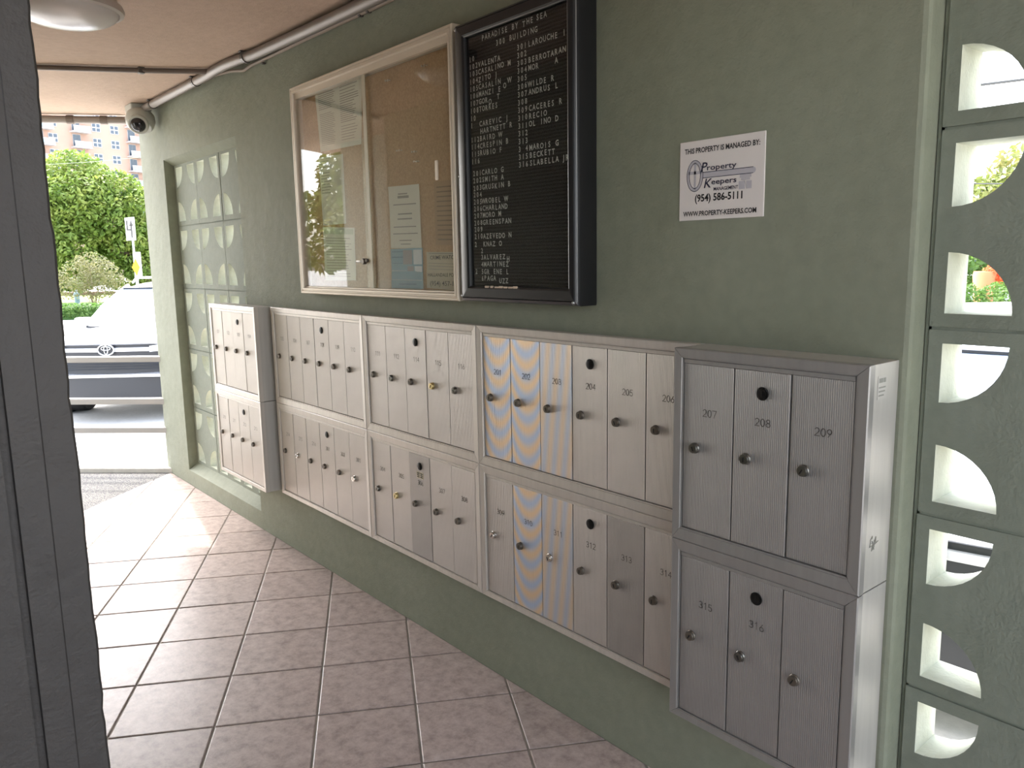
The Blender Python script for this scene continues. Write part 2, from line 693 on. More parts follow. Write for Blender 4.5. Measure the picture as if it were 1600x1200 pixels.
def block_mesh():
    r = .121
    mg = .030
    h = BP / 2 - .003
    bm = bmesh.new()
    outer = [(-h, -h), (h, -h), (h, h), (-h, h)]
    loops = [outer]
    for sx in (-1, 1):
        for sz in (-1, 1):
            cx, cz = sx * (BP / 2 - mg), sz * (BP / 2 - mg)
            pts = [(cx, cz)]
            for i in range(11):
                t = R(90 * i / 10)
                pts.append((cx - sx * r * math.cos(t), cz - sz * r * math.sin(t)))
            loops.append(pts)
    edges = []
    for lp in loops:
        vs = [bm.verts.new((p[0], 0, p[1])) for p in lp]
        for i in range(len(vs)):
            edges.append(bm.edges.new((vs[i], vs[(i + 1) % len(vs)])))
    bmesh.ops.triangle_fill(bm, edges=edges, use_beauty=True)
    ret = bmesh.ops.extrude_face_region(bm, geom=list(bm.faces))
    for e in ret['geom']:
        if isinstance(e, bmesh.types.BMVert):
            e.co.y += BT
    bmesh.ops.recalc_face_normals(bm, faces=bm.faces)
    for f in bm.faces:
        c = f.calc_center_median()
        if c.y > .004 and abs(c.x) < h - .004 and abs(c.z) < h - .004 or c.y > BT - .004:
            f.material_index = 1
    me = bpy.data.meshes.new('breeze_block')
    bm.to_mesh(me)
    bm.free()
    me.materials.append(BLOCKM)
    me.materials.append(REVEAL)
    return me


BLK = block_mesh()


def screen(x0, nx, nz, label):
    t = empty('breeze_block_screen', (x0 + nx * BP / 2, .11, .13))
    tag(t, label, 'screen wall')
    for i in range(nx):
        for k in range(nz):
            o = link('breeze_block', BLK, t, (x0 + (i + .5) * BP - ORG[t.name][0], -.05 + RNG.normal(0, .0008), (k + .5) * BP))
            o.rotation_euler.y = RNG.normal(0, .002)
    # mortar behind the joints
    j = MB()
    for i in range(nx + 1):
        j.box(x0 + i * BP - .006, x0 + i * BP + .006, .064, .154, .13, .13 + nz * BP)
    for k in range(nz + 1):
        j.box(x0, x0 + nx * BP, .064, .154, .13 + k * BP - .006, .13 + k * BP + .006)
    obj('mortar', j, BLOCKM, t)
    return t


screen(-5.327, 3, 5, 'green quarter-circle breeze block screen in the niche behind the farthest mailboxes')
screen(-.697, 6, 5, 'green quarter-circle breeze block screen right of the wall edge, bright outdoors behind')

# floor slab with a grout bed and tiles
FY0, FX1 = -3.4, 2.0


def inside(poly, a, b):
    """clip convex poly to the left of a->b"""
    out = []
    n = len(poly)
    for i in range(n):
        p, q = poly[i], poly[(i + 1) % n]
        sp = (b[0] - a[0]) * (p[1] - a[1]) - (b[1] - a[1]) * (p[0] - a[0])
        sq = (b[0] - a[0]) * (q[1] - a[1]) - (b[1] - a[1]) * (q[0] - a[0])
        if sp >= 0:
            out.append(p)
        if sp * sq < 0:
            t = sp / (sp - sq)
            out.append((p[0] + t * (q[0] - p[0]), p[1] + t * (q[1] - p[1])))
    return out


REG = [(slab_x(0), 0), (slab_x(FY0), FY0), (FX1, FY0), (FX1, 0)]
f = MB()
f.prism(REG, 'z', GZ, -.003)
floor = struct('floor', f, GROUT, label='mottled brown ceramic tile floor laid at a slant to the wall')
TP, TTH, TOX, TOY = .3182, 1.0525, -4.2196, -.2121
e1 = (math.cos(TTH), math.sin(TTH))
e2 = (-math.sin(TTH), math.cos(TTH))
LIP = .07
CL = [(-5.735, -.002), (-5.735 + 2.4 * .815, -2.4), (1.2, -2.4), (1.2, -.002)]
FO = ORG['floor']
ntile = 0
g2 = .0035
for a in range(-12, 24):
    for b in range(-24, 24):
        cx = TOX + TP * (a * e1[0] - b * e2[0])
        cy = TOY + TP * (a * e1[1] - b * e2[1])
        hh = TP - g2
        poly = [(cx + e1[0] * s_ + e2[0] * t_, cy + e1[1] * s_ + e2[1] * t_) for s_, t_ in ((g2, g2), (hh, g2), (hh, hh), (g2, hh))]
        # keep what can be seen or reflects in view: skip the hidden strip behind the jamb
        for i in range(4):
            if not poly:
                break
            poly = inside(poly, CL[i], CL[(i + 1) % 4])
        if len(poly) < 3:
            continue
        ar = abs(sum(poly[i][0] * poly[(i + 1) % len(poly)][1] - poly[(i + 1) % len(poly)][0] * poly[i][1] for i in range(len(poly)))) / 2
        if ar < 4e-5:
            continue
        mx_ = sum(p[0] for p in poly) / len(poly)
        my_ = sum(p[1] for p in poly) / len(poly)
        if my_ < -2.1 or mx_ > .75 or (my_ < -1.62 and mx_ < -1.3) or (my_ < -1.46 and -4.85 < mx_ < -1.35):
            continue
        mb = MB()
        ins = []
        n_ = len(poly)
        for p in poly:
            d_ = Vector((mx_ - p[0], my_ - p[1]))
            d_ = d_.normalized() * min(.004, d_.length * .3)
            ins.append((p[0] + d_.x, p[1] + d_.y))
        dz = RNG.normal(0, .0003)
        vs_ = [(p[0], p[1], -.004) for p in poly] + [(p[0], p[1], -.0008 + dz) for p in poly] + [(p[0], p[1], .0006 + dz) for p in ins]
        fs_ = [(i, (i + 1) % n_, n_ + (i + 1) % n_, n_ + i) for i in range(n_)] + [(n_ + i, n_ + (i + 1) % n_, 2 * n_ + (i + 1) % n_, 2 * n_ + i) for i in range(n_)]
        fs_ += [tuple(2 * n_ + i for i in range(n_))]
        mb.add(vs_, fs_)
        obj('tile', mb, TILE, floor)
        ntile += 1
print('tiles', ntile)
b_ = MB()
b_.prism([(slab_x(0) + LIP, -.002), (slab_x(-3.0) + LIP, -3.0), (-5.735 + 3.0 * .815, -3.0), (-5.735, -.002)], 'z', -.004, .0004)
m = Mat('speckled_concrete_landing', '77777a', .7)
m.b.inputs['Specular IOR Level'].default_value = .08
m.b.inputs['Roughness'].default_value = .95
m.mottle(110, '48484c', '73726f', .38, .62)
m.bump(m.noise(110, 3), .4, .004)
struct('trim_3', b_, m.m, label='speckled grey concrete landing between the tiles and the rails')
k = MB()
k.prism([(slab_x(0) - .02, 0), (slab_x(-3.4) - .02, -3.4), (slab_x(-3.4) + LIP * 1.3, -3.4), (slab_x(0) + LIP * 1.3, 0)], 'z', -.06, .032)
struct('trim_1', k, CONC, label='pale concrete nosing along the floor edge under the white rails')

# ceiling slab
cl = MB()
cl.prism([(ceil_x(.2), .2), (ceil_x(-2.03), -2.03), (-4.9, -2.03), (-4.9, -3.4), (2.0, -3.4), (2.0, .2)], 'z', CZ, CZ + .22)
struct('ceiling', cl, CEIL, label='beige plaster ceiling slab over the passage')

# opposite wall and its dark jamb next to the camera
PX = -1.23
w = MB()
w.box(-4.9, PX - .02, -1.64, -1.40, 0, CZ)
struct('wall_front', w, PASSAGE, label='wall across the passage from the mailboxes')
jb = MB()
rng2 = np.random.default_rng(3)
zz = np.linspace(0, CZ, 110)
rows = []
for z_ in zz:
    j_ = .0008 * math.sin(z_ * 23) + rng2.normal(0, .0006)
    rows.append([(PX - .02, -1.401 + j_ * .3, z_), (PX - .004, -1.3995 + j_, z_), (PX, -1.403 + j_, z_), (PX, -1.440, z_), (PX - .0015, -1.4415, z_), (PX - .0015, -1.478, z_),
                 (PX - .012, -1.479, z_), (PX - .012, -1.489, z_), (PX, -1.490, z_), (PX, -1.64, z_), (PX - .02, -1.64, z_)])
jb.grid(rows)
jb.add([(PX - .02, -1.4, CZ), (PX, -1.4, CZ), (PX, -1.64, CZ), (PX - .02, -1.64, CZ)], [(0, 1, 2, 3)])
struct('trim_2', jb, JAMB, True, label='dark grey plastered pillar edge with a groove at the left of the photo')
w = MB()
w.box(-6.25, -5.25, -2.05, -1.80, GZ, CZ)
struct('wall_corner', w, PASSAGE, label='plastered pier at the outer corner of the passage, mirrored in the notice board glass')
# unseen wall behind the camera, its height and dark tone shaped for the light
w = MB()
w.box(PX - .3, 2.0, -3.4, -3.25, 0, 2.02)
w.box(PX - .3, PX - .1, -3.2, -1.64, 0, CZ)
struct('wall_rear_unseen', w, JAMB)

# ------------------------------------------------------------------ mailbox panels
DW = .14
_dm = {}


def door_mesh(w_, h_, mt):
    key = (round(w_, 4), round(h_, 4), mt.name)
    if key not in _dm:
        mb = MB()
        mb.box(.0015, w_ - .0015, 0, .012, 0, h_, .0012)
        _dm[key] = mb.mesh('door', mt)
    return _dm[key]


def lock_mesh(mt, r=.0118):
    mb = MB()
    mb.lathe([(r * 1.12, 0), (r * 1.12, -.002), (r, -.0035), (r, -.0085), (r * .93, -.0102), (r * .6, -.0105), (.0005, -.0105)], (0, 0, 0), 'y', 18)
    mb.mat(1).box(-.0014, .0014, -.0115, -.0100, -.0065, .0045)
    return mb.mesh('lock', [mt, BLACKHOLE], 40)


LOCKS = {k_: lock_mesh(v_) for k_, v_ in (('b', BRONZE), ('c', CHROME), ('n', NICKEL), ('y', BRASS))}
mb = MB()
mb.lathe([(.0150, 0), (.0150, -.002), (.0128, -.0028), (.0122, -.0015), (.0118, -.0015), (.0115, -.004), (.0085, -.0048), (.0005, -.0048)], (0, 0, 0), 'y', 20)
mb.mat(1).box(-.0013, .0013, -.0056, -.0044, -.006, .006)
MASTER = mb.mesh('master_lock', [Mat('black_arrow_lock', '1c1b1a', .35, .5).m, BLACKHOLE], 40)


def mitre_frame(mb, x0, x1, z0, z1, wl, wr, wb, wt, yf, yb):
    """flat four-member frame with raised outer bead and mitred corners"""
    O = [(x0, z0), (x1, z0), (x1, z1), (x0, z1)]
    I = [(x0 + wl, z0 + wb), (x1 - wr, z0 + wb), (x1 - wr, z1 - wt), (x0 + wl, z1 - wt)]
    g = .0006
    for i in range(4):
        j = (i + 1) % 4
        d = Vector((O[j][0] - O[i][0], O[j][1] - O[i][1])).normalized() * g
        sec = []
        for t, y in ((0, yb), (0, yf + .002), (.08, yf), (.86, yf + .0015), (.9, yf + .004), (1, yf + .004), (1, yb)):
            a = (O[i][0] + (I[i][0] - O[i][0]) * t + d.x, y, O[i][1] + (I[i][1] - O[i][1]) * t + d.y)
            b = (O[j][0] + (I[j][0] - O[j][0]) * t - d.x, y, O[j][1] + (I[j][1] - O[j][1]) * t - d.y)
            sec.append([a, b])
        mb.grid(sec)
        mb.add([s_[0] for s_ in sec], [tuple(range(len(sec)))])
        mb.add([s_[1] for s_ in sec], [tuple(range(len(sec) - 1, -1, -1))])


def mailbox(x0, n, W_, xo0, xo1, upper, yf, numbers, master, locks, mats, label, surface=False, trim=None, base=None):
    trim, base = trim or ALUTRIM, base or DOORM
    zo0, zo1 = (.766, 1.238) if upper else (.298, .765)
    zd0, zd1 = (.8005, 1.2025) if upper else (.3205, .7255)
    op1 = 1.214 if upper else .7365
    t = empty('mailbox_panel', ((xo0 + xo1) / 2, 0, zo0))
    tag(t, label, 'mailboxes', 'aluminium mailbox panels along the green wall')
    o = ORG[t.name]
    fr = MB()
    mitre_frame(fr, xo0, xo1, zo0, zo1, x0 - xo0 - .001, xo1 - (x0 + n * W_) - .001, zd0 - zo0 - .002, zo1 - op1, yf, yf + .02)
    obj('trim_frame', fr, trim, t)
    cs = MB()
    yb = -.0005 if surface else .0
    cs.box(xo0 + .002, xo1 - .002, yf + .0185, yb, zo0 + .001, zo1 - .001)
    obj('case', cs, [ALUSIDE], t)
    gp = MB()
    gp.box(x0 - .004, x0 + n * W_ + .004, yf + .0172, yf + .0195, zd0 - .005, op1 + .002)
    obj('inner_back', gp, GAP, t)
    hs = MB()
    hs.box(x0 + .001, x0 + n * W_ - .001, yf + .005, yf + .012, zd1 + .0006, op1 - .0012, .001)
    obj('hinge_rail', hs, trim, t)
    hh = zd1 - zd0
    zl, zn, zm = (1.002, 1.090, 1.154) if upper else (.528, .617, .682)
    for i in range(n):
        mt = mats.get(i, base)
        dy = RNG.normal(0, .0006)
        d = link('door', door_mesh(W_, hh, mt), t, (x0 + i * W_ - o[0], yf + .0062 + dy - o[1], zd0 - o[2]))
        if mt in (DOORM1, DOORM2):
            d['label'] = 'ribbed door with orange and blue moire bands painted into its colour'
        elif mt is DOORDARK:
            d['label'] = 'duller, darker ribbed door'
        ORG[d.name] = (x0 + i * W_, yf + .0062, zd0)
        lk = link('lock', LOCKS[locks.get(i, 'b')], d, (.0355, 0, zl - zd0))
        lk.rotation_euler.y = RNG.choice([0, 0, 0, .5, -.4])
        if locks.get(i) == 'y':
            lk['label'] = 'pale brass lock'
        if i == master:
            link('master_lock', MASTER, d, (.073, 0, zm - zd0))
        if numbers[i]:
            nb = MB()
            engraved(nb, numbers[i], .0755, zn - zd0, .0165, -.0004)
            link('door_number', nb.mesh('door_number', ENGR), d)
    return t


U1 = dict(x0=-4.402, n=4, W_=.1437, xo0=-4.432, xo1=-3.800, yf=-.100, surface=True)
U2 = dict(x0=-3.7229, n=6, W_=DW, xo0=-3.752, xo1=-2.8545, yf=-.036)
U3 = dict(x0=-2.8244, n=5, W_=DW, xo0=-2.8535, xo1=-2.0950, yf=-.036)
U4 = dict(x0=-2.0646, n=6, W_=DW, xo0=-2.0940, xo1=-1.1975, yf=-.036)
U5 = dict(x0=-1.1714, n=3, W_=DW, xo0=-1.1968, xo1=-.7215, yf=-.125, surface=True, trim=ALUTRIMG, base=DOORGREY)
mailbox(**U1, upper=True, numbers=['101', '102', '103', '104'], master=2, locks={}, mats={},
        label='upper four-door aluminium mailbox panel farthest left, boxed out in front of the block screen')
mailbox(**U1, upper=False, numbers=['210', '211', '212', '213'], master=2, locks={}, mats={},
        label='lower four-door aluminium mailbox panel farthest left, boxed out above the niche sill')
mailbox(**U2, upper=True, numbers=['105', '106', '107', '108', '109', '110'], master=3, locks={}, mats={},
        label='upper six-door mailbox panel next to the far boxed-out pair, under the cork board')
mailbox(**U2, upper=False, numbers=['214', '215', '216', '301', '302', '303'], master=3, locks={1: 'c', 5: 'c'}, mats={},
        label='lower six-door mailbox panel next to the far boxed-out pair, with two bright locks')
mailbox(**U3, upper=True, numbers=['111', '112', '114', '115', '116'], master=2, locks={1: 'n', 3: 'y', 4: 'n'}, mats={},
        label='upper five-door mailbox panel with one cream-coloured lock, doors numbered to 116')
u3l = mailbox(**U3, upper=False, numbers=['304', '305', '306', '307', '308'], master=2, locks={0: 'n', 1: 'y'}, mats={2: DOORDARK},
              label='lower five-door mailbox panel with doors 304 to 308 and a small label plate')
mailbox(**U4, upper=True, numbers=['201', '202', '203', '204', '205', '206'], master=3, locks={}, mats={0: DOORM1, 1: DOORM1, 2: DOORM2},
        label='upper six-door mailbox panel with doors 201 to 206, two showing orange and blue bands')
mailbox(**U4, upper=False, numbers=['309', '310', '311', '312', '313', '314'], master=3, locks={0: 'c', 2: 'c'}, mats={1: DOORM1, 2: DOORM2, 4: DOORDARK},
        label='lower six-door mailbox panel with doors 309 to 314, one showing orange and blue bands')
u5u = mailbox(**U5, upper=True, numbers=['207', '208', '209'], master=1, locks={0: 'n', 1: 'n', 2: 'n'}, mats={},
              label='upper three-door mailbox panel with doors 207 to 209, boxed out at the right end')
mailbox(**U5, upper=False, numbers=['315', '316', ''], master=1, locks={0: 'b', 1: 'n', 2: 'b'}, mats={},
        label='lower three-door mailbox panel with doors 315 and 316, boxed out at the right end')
# label plate on door 306
lp = MB()
y_ = -.036 + .0062 - .001
lp.mat(0).box(-2.494, -2.448, y_ - .0008, y_ + .0008, .634, .660)
for q in range(3):
    lp.mat(1).box(-2.490, -2.474, y_ - .0012, y_ - .0007, .638 + q * .007, .6415 + q * .007)
    lp.mat(1).box(-2.468, -2.452, y_ - .0012, y_ - .0007, .638 + q * .007, .6415 + q * .007)
obj('label_plate', lp, [PAPERGR, INK], u3l)
# sticker and scribble on the right-hand side of the end panel
st = MB()
xs = -.7215 - .0017
st.box(xs, xs + .0006, -.088, -.052, 1.166, 1.213)
for q, (y0, y1) in enumerate([(-.084, -.068), (-.066, -.056), (-.084, -.056), (-.084, -.058), (-.084, -.062)]):
    zq = [1.199, 1.199, 1.188, 1.180, 1.172][q]
    st.mat(1).box(xs + .0006, xs + .0009, y0, y1, zq, zq + (.009 if q < 2 else .003))
obj('sticker', st, [Mat('grey_sticker', 'b9b5ae', .5).m, INKGREY], u5u)
sg = MB()
for _ in range(9):
    y0, z0 = -.07 + RNG.normal(0, .008), .862 + RNG.normal(0, .008)
    sg.tube([(xs + .0006, y0, z0), (xs + .0006, y0 + RNG.normal(0, .009), z0 + RNG.normal(0, .009)), (xs + .0006, y0 + RNG.normal(0, .012), z0 + RNG.normal(0, .012))], .0007, 4)
obj('scribble', sg, INKGREY, u5u)

# ------------------------------------------------------------------ glazed cork notice board
X0, X1, Z0, Z1 = -3.368, -2.165, 1.315, 2.197
t = empty('notice_board', ((X0 + X1) / 2, 0, Z0))
tag(t, 'glass-fronted cork notice board in a cream metal frame on the green wall', 'notice board')
fr = MB()


def frame_profile(mb, x0, x1, z0, z1, prof):
    """prof: list of (inset, y)"""
    O = [(x0, z0), (x1, z0), (x1, z1), (x0, z1)]
    S = [(1, 1), (-1, 1), (-1, -1), (1, -1)]
    for i in range(4):
        j = (i + 1) % 4
        sec = []
        for t_, y in prof:
            sec.append([(O[i][0] + S[i][0] * t_, y, O[i][1] + S[i][1] * t_), (O[j][0] + S[j][0] * t_, y, O[j][1] + S[j][1] * t_)])
        mb.grid(sec)


frame_profile(fr, X0, X1, Z0, Z1, [(0, 0), (0, -.046), (.003, -.050), (.009, -.050), (.011, -.046), (.015, -.046), (.017, -.050), (.024, -.050), (.026, -.044), (.026, -.004)])
obj('frame', fr, CREAM, t)
bk = MB()
bk.box(X0 + .02, X1 - .02, -.006, -.0, Z0 + .02, Z1 - .02)
obj('cork_sheet', bk, CORK, t)
tr = MB()
tr.box(X0 + .026, X1 - .026, -.040, -.008, Z1 - .050, Z1 - .026)
obj('upper_track', tr, CREAM, t)
tr = MB()
tr.box(X0 + .026, X1 - .026, -.040, -.008, Z0 + .026, Z0 + .032)
obj('lower_track', tr, CREAM, t)
XM = -2.745
for nm, (a, b, y) in (('left', (X0 + .027, XM, -.034)), ('right', (XM - .06, X1 - .027, -.026))):
    g = MB()
    g.box(a, b, y - .002, y + .002, Z0 + .033, Z1 - .051)
    gl = obj('glass_pane', g, PANE, t)
sv = MB()
sv.box(XM - .020, XM + .003, -.0385, -.0365, Z0 + .033, Z1 - .051)
so = obj('pane_edge_strip', sv, Mat('dull_cream_edge_strip', 'b3ac96', .5, .2).m, t)
lk = MB()
lk.lathe([(.012, 0), (.012, -.012), (.010, -.014), (.002, -.014)], (-2.80, -.0365, 1.452), 'y', 14)
lk.box(-2.86, -2.79, -.045, -.038, 1.448, 1.456, .002)
lk.lathe([(.006, 0), (.009, -.006), (.006, -.010), (.001, -.010)], (-2.78, -.0365, 1.455), 'y', 10)
obj('showcase_lock', lk, [BRONZE], t, 35)
hd = MB()
hd.box(-2.305, -2.289, -.0335, -.0285, 1.722, 1.788, .002)
obj('finger_pull', hd, CREAM, t)


def sheet(name, quad, mat_, label, cat='paper', lines=(), mats=(), y=-.0066):
    """paper pinned on the cork: quad = tl,tr,br,bl (x,z); lines = (u0,u1,v,h,mat) in sheet fractions"""
    tl, tr_, br, bl = [Vector(p) for p in quad]

    def P(u, v):
        return tl * (1 - u) * (1 - v) + tr_ * u * (1 - v) + br * u * v + bl * (1 - u) * v
    mb = MB()
    nu, nv = 6, 8
    rows = []
    for i in range(nv + 1):
        row = []
        for j in range(nu + 1):
            p = P(j / nu, i / nv)
            row.append((p.x, y - .0012 * (math.sin(i * .9 + p.x * 9) * .5 + .5) - .002 * (j / nu) ** 3 - .0018 * (i / nv) ** 4, p.y))
        rows.append(row)
    mb.grid(rows)
    mb.grid([[(q[0], q[1] + .0004, q[2]) for q in r_] for r_ in rows])
    for (u0, u1, v, h, k_) in lines:
        a, b = P(u0, v), P(u1, v)
        c_, d_ = P(u1, v + h), P(u0, v + h)
        yy = [y - .0012 * (math.sin(v * nv * .9 + q.x * 9) * .5 + .5) - .002 * u_ ** 3 - .0018 * v ** 4 - .0006 for q, u_ in ((a, u0), (b, u1), (c_, u1), (d_, u0))]
        mb.mat(k_).add([(q.x, e, q.y) for q, e in zip((a, b, c_, d_), yy)], [(0, 1, 2, 3)])
    mb.mat(0)
    o_ = obj(name, mb, [mat_] + list(mats))
    return tag(o_, label, cat), P


def para(u0, u1, v0, v1, n, h, k_, rag=.25):
    out = []
    for i in range(n):
        v = v0 + (v1 - v0) * i / max(n - 1, 1)
        out.append((u0, u1 - (u1 - u0) * rag * RNG.random(), v, h, k_))
    return out


def pins(P, pts, mat_=None):
    pass


L = para(.06, .44, .10, .34, 9, .010, 1) + para(.06, .42, .42, .9, 18, .008, 2) + para(.54, .95, .06, .2, 4, .010, 2) + para(.54, .95, .24, .34, 4, .012, 1) + para(.54, .9, .38, .62, 9, .010, 1) + para(.54, .92, .68, .88, 6, .008, 2)
sheet('rules_poster', [(-3.216, 2.172), (-2.81, 2.172), (-2.836, 1.905), (-3.185, 1.913)], PAPER2, 'wide two-column printed poster at the top left of the cork board', 'poster', L, [INKGREY, INKGREY])
L = para(.06, .5, .06, .52, 12, .010, 1)
sheet('typed_list', [(-3.213, 1.892), (-2.992, 1.885), (-2.990, 1.607), (-3.198, 1.608)], PAPER, 'narrow typed list pinned mid-left on the cork board, half blank', 'paper', L, [INKGREY])
L = [(.04, .96, .03, .10, 2)] + para(.08, .92, .2, .92, 15, .010, 1)
sheet('notice_letter', [(-3.206, 1.602), (-2.925, 1.588), (-2.930, 1.375), (-3.205, 1.373)], PAPER2, 'pale letter with a shaded heading at the bottom left of the cork board', 'paper', L, [INKGREY, Mat('pale_green_band', 'b9c4b0', .7).m])
L = [(.32, .62, .12, .02, 1), (.30, .66, .16, .04, 1), (.14, .88, .29, .018, 1), (.28, .74, .44, .022, 1), (.26, .74, .52, .022, 1), (.12, .86, .65, .016, 1), (.1, .9, .76, .016, 1), (.3, .7, .87, .014, 1), (.34, .66, .93, .014, 1)]
sheet('management_notice', [(-2.655, 1.728), (-2.443, 1.722), (-2.437, 1.497), (-2.650, 1.500)], PAPER, 'white centred notice above the blue flyer on the cork board', 'paper', L, [INKGREY])
L = [(.04, .42, .06, .03, 1), (.04, .40, .2, .03, 1), (.04, .38, .36, .02, 1), (.40, .68, .04, .36, 2), (.44, .56, .12, .2, 3), (.72, .98, .04, .36, 4), (.52, .72, .44, .34, 2), (.75, .98, .44, .34, 4), (.02, .5, .55, .012, 4), (.03, .97, .78, .012, 4), (.25, .8, .87, .04, 1)]
sheet('photo_flyer', [(-2.655, 1.497), (-2.435, 1.497), (-2.436, 1.349), (-2.657, 1.349)], FLYBLUE, 'blue flyer with small photos at the bottom of the cork board', 'flyer', L,
      [Mat('flyer_text_blue', '456f85', .6).m, FLYDARK, FLYFACE, Mat('flyer_white', 'c4ccd0', .6).m])
L = [(.08, 1, .03, .02, 1), (.06, .9, .30, .014, 1), (.06, .8, .38, .014, 1), (.06, .9, .46, .012, 1)]
o_, P = sheet('crime_watch_card', [(-2.413, 1.482), (-2.196, 1.478), (-2.200, 1.346), (-2.415, 1.354)], PAPERGR, 'buff crime watch card with a phone number at the bottom right of the cork board', 'card', L, [INKGREY])
tx = MB()
yt = -.0106
text_into(tx, 'CRIME WATCH', -2.385, -2.225, 1.455, .013, yt, .01)
text_into(tx, 'HALLANDALE POLICE', -2.402, -2.205, 1.395, .012, yt, .01)
text_into(tx, '(954) 457-140', -2.390, -2.212, 1.363, .016, yt, .005)
tk = MB()
obj('printed_words', tx, INK, o_)
L = para(.1, .9, .08, .9, 12, .02, 1)
sheet('faded_sheet', [(-2.352, 1.722), (-2.205, 1.718), (-2.207, 1.50), (-2.350, 1.505)], PAPERTAN, 'tan faded sheet almost the colour of the cork, right side of the board', 'paper', L, [INKTAN])
for i, (x, z) in enumerate([(-2.62, 2.105), (-2.38, 2.112), (-3.05, 2.150), (-2.56, 1.85), (-2.46, 1.835), (-2.45, 1.80)]):
    mb = MB()
    for dx in (-.008, .008):
        mb.lathe([(.0032, 0), (.002, -.003), (.0018, -.008), (.0035, -.010), (.0035, -.012), (.0005, -.0125)], (x + dx, -.0062, z), 'y', 8)
    o_ = obj('push_pins', mb, CREAM, None, 40)
    tag(o_, ['pair of pale push pins near the top centre of the cork', 'pair of pale push pins at the top right of the cork', 'pair of pale push pins holding the two-column poster',
             'pale push pins left of the pair beside the finger pull', 'pale push pins in the bare cork right of centre, upper of two', 'pale push pins in the bare cork right of centre, lower of two'][i], 'pins', 'push pins in the cork board')

# ------------------------------------------------------------------ black letter board
X0, X1, Z0, Z1, YF = -2.112, -1.570, 1.3195, 2.171, -.085
IX0, IX1, IZ0, IZ1 = -2.058, -1.6015, 1.368, 2.125
t = empty('letter_board', ((X0 + X1) / 2, 0, Z0))
tag(t, 'black framed directory letter board listing residents in white letters', 'directory')
fr = MB()
O_ = [(X0, Z0), (X1, Z0), (X1, Z1), (X0, Z1)]
I_ = [(IX0, IZ0), (IX1, IZ0), (IX1, IZ1), (IX0, IZ1)]
for i in range(4):
    j = (i + 1) % 4
    sec = []
    for q, y in ((.10, 0), (0, -.006), (0, YF + .020), (.06, YF + .010), (.22, YF + .004), (.26, YF + .006), (.30, YF + .002), (.45, YF), (.86, YF), (.97, YF + .004), (1, YF + .010), (1, YF + .026)):
        sec.append([(O_[k_][0] + (I_[k_][0] - O_[k_][0]) * q, y, O_[k_][1] + (I_[k_][1] - O_[k_][1]) * q) for k_ in (i, j)])
    fr.grid(sec)
obj('frame', fr, BLACKP, t, 30)
bx = MB()
bx.box(X0 + .006, X1 - .006, -.062, -.001, Z0 + .006, Z1 - .006)
obj('felt_panel', bx, FELT, t)
bd = MB()
bd.tube([(IX1 + .001, YF + .004, IZ0), (IX1 + .001, YF + .004, IZ1)], .0016, 6)
bd.tube([(IX0, YF + .004, IZ1 + .001), (IX1, YF + .004, IZ1 + .001)], .0024, 6)
bd.tube([(X1 - .003, YF + .008, Z0 + .012), (X1 - .003, YF + .008, Z1 - .012)], .0014, 6)
bd.tube([(X0 + .002, YF + .012, Z0 + .02), (X0 + .002, YF + .012, Z1 - .02)], .0014, 6)
obj('edge_bead', bd, Mat('worn_grey_edge', '8d8d8d', .35, .6).m, t)
for (x, z) in ((X0 + .010, Z0 + .018), (X1 - .016, Z0 + .010), (X0 + .010, Z1 - .014), (X0 + .012, 1.715)):
    mb = MB()
    mb.lathe([(.006, .004), (.006, -.001), (.0035, -.004), (.0006, -.0045)], (x, YF + .006, z), 'y', 10)
    obj('corner_screw', mb, SHINE, t, 40)
cr = MB()
for i in range(7):
    x = -1.98 + i * .024 + RNG.normal(0, .004)
    cr.box(x, x + .012 + .01 * RNG.random(), YF + .002, YF + .006, IZ0 - .004, IZ0 + .001 + .003 * RNG.random(), .001)
obj('glue_residue', cr, Mat('chipped_cream_residue', 'c9b7a2', .7).m, t)
g = MB()
g.box(IX0 - .004, IX1 + .004, YF + .0125, YF + .0155, IZ0 - .004, IZ1 + .004)
obj('cover_glass', g, COVER, t)
YL = -.0635
PITCH = .0155
CAPH = .0152
LSC = (1.6253 + YL) / (1.6253 - .085)


def row(parts, z):
    mb = MB()
    for txt, x, dz in parts:
        text_mono(mb, txt, x * LSC, PITCH * LSC, 1.4555 + (z + dz - 1.4555) * LSC, CAPH, YL)
    if mb.v:
        # give each letter a little thickness
        n = len(mb.v)
        obj('letter_row', mb, LETTER, t)


row([('PARADISE BY', -1.966, 0), ('T', -1.780, -.003), ('HE', -1.762, .001), ('SEA', -1.722, .002)], 2.0955)
row([('300 BUILDING', -1.900, 0)], 2.068)
NX, MX = -2.031, -1.986
left = [('10', '', 0), ('102', 'VALENTA', 0), ('103', 'CASALINO M', 0), ('104', 'ZITO J', 0), ('105', 'CASALIN', 0), ('106', 'MANZI E', 0), ('107', 'GOR  T', 0), ('108', 'TORRES', 0), ('10', '', 0),
        ('1', 'CAREVIC J', 0), ('', 'HARTNETT R', 0), ('112', 'BAIRD W', 0), ('114', 'CRESPIN B', 0), ('115', 'RUBIO F', 0), ('116', '', 0)]
zs = [2.0455 - .0215 * i for i in range(15)]
for (a, b, _), z in zip(left, zs):
    pr = [(a, NX, 0)]
    if b == 'CASALIN':
        pr += [(b, MX, 0), ('O', MX + 7.6 * PITCH, -.016), ('W', MX + 9 * PITCH, -.004)]
    elif b.startswith('GOR'):
        pr += [('GOR', MX, 0), ('O', MX + 3.1 * PITCH, -.007), ('T', MX + 5.6 * PITCH, .002)]
    else:
        pr.append((b, MX + (.2 * PITCH if a == '' else 0), 0))
    row(pr, z)
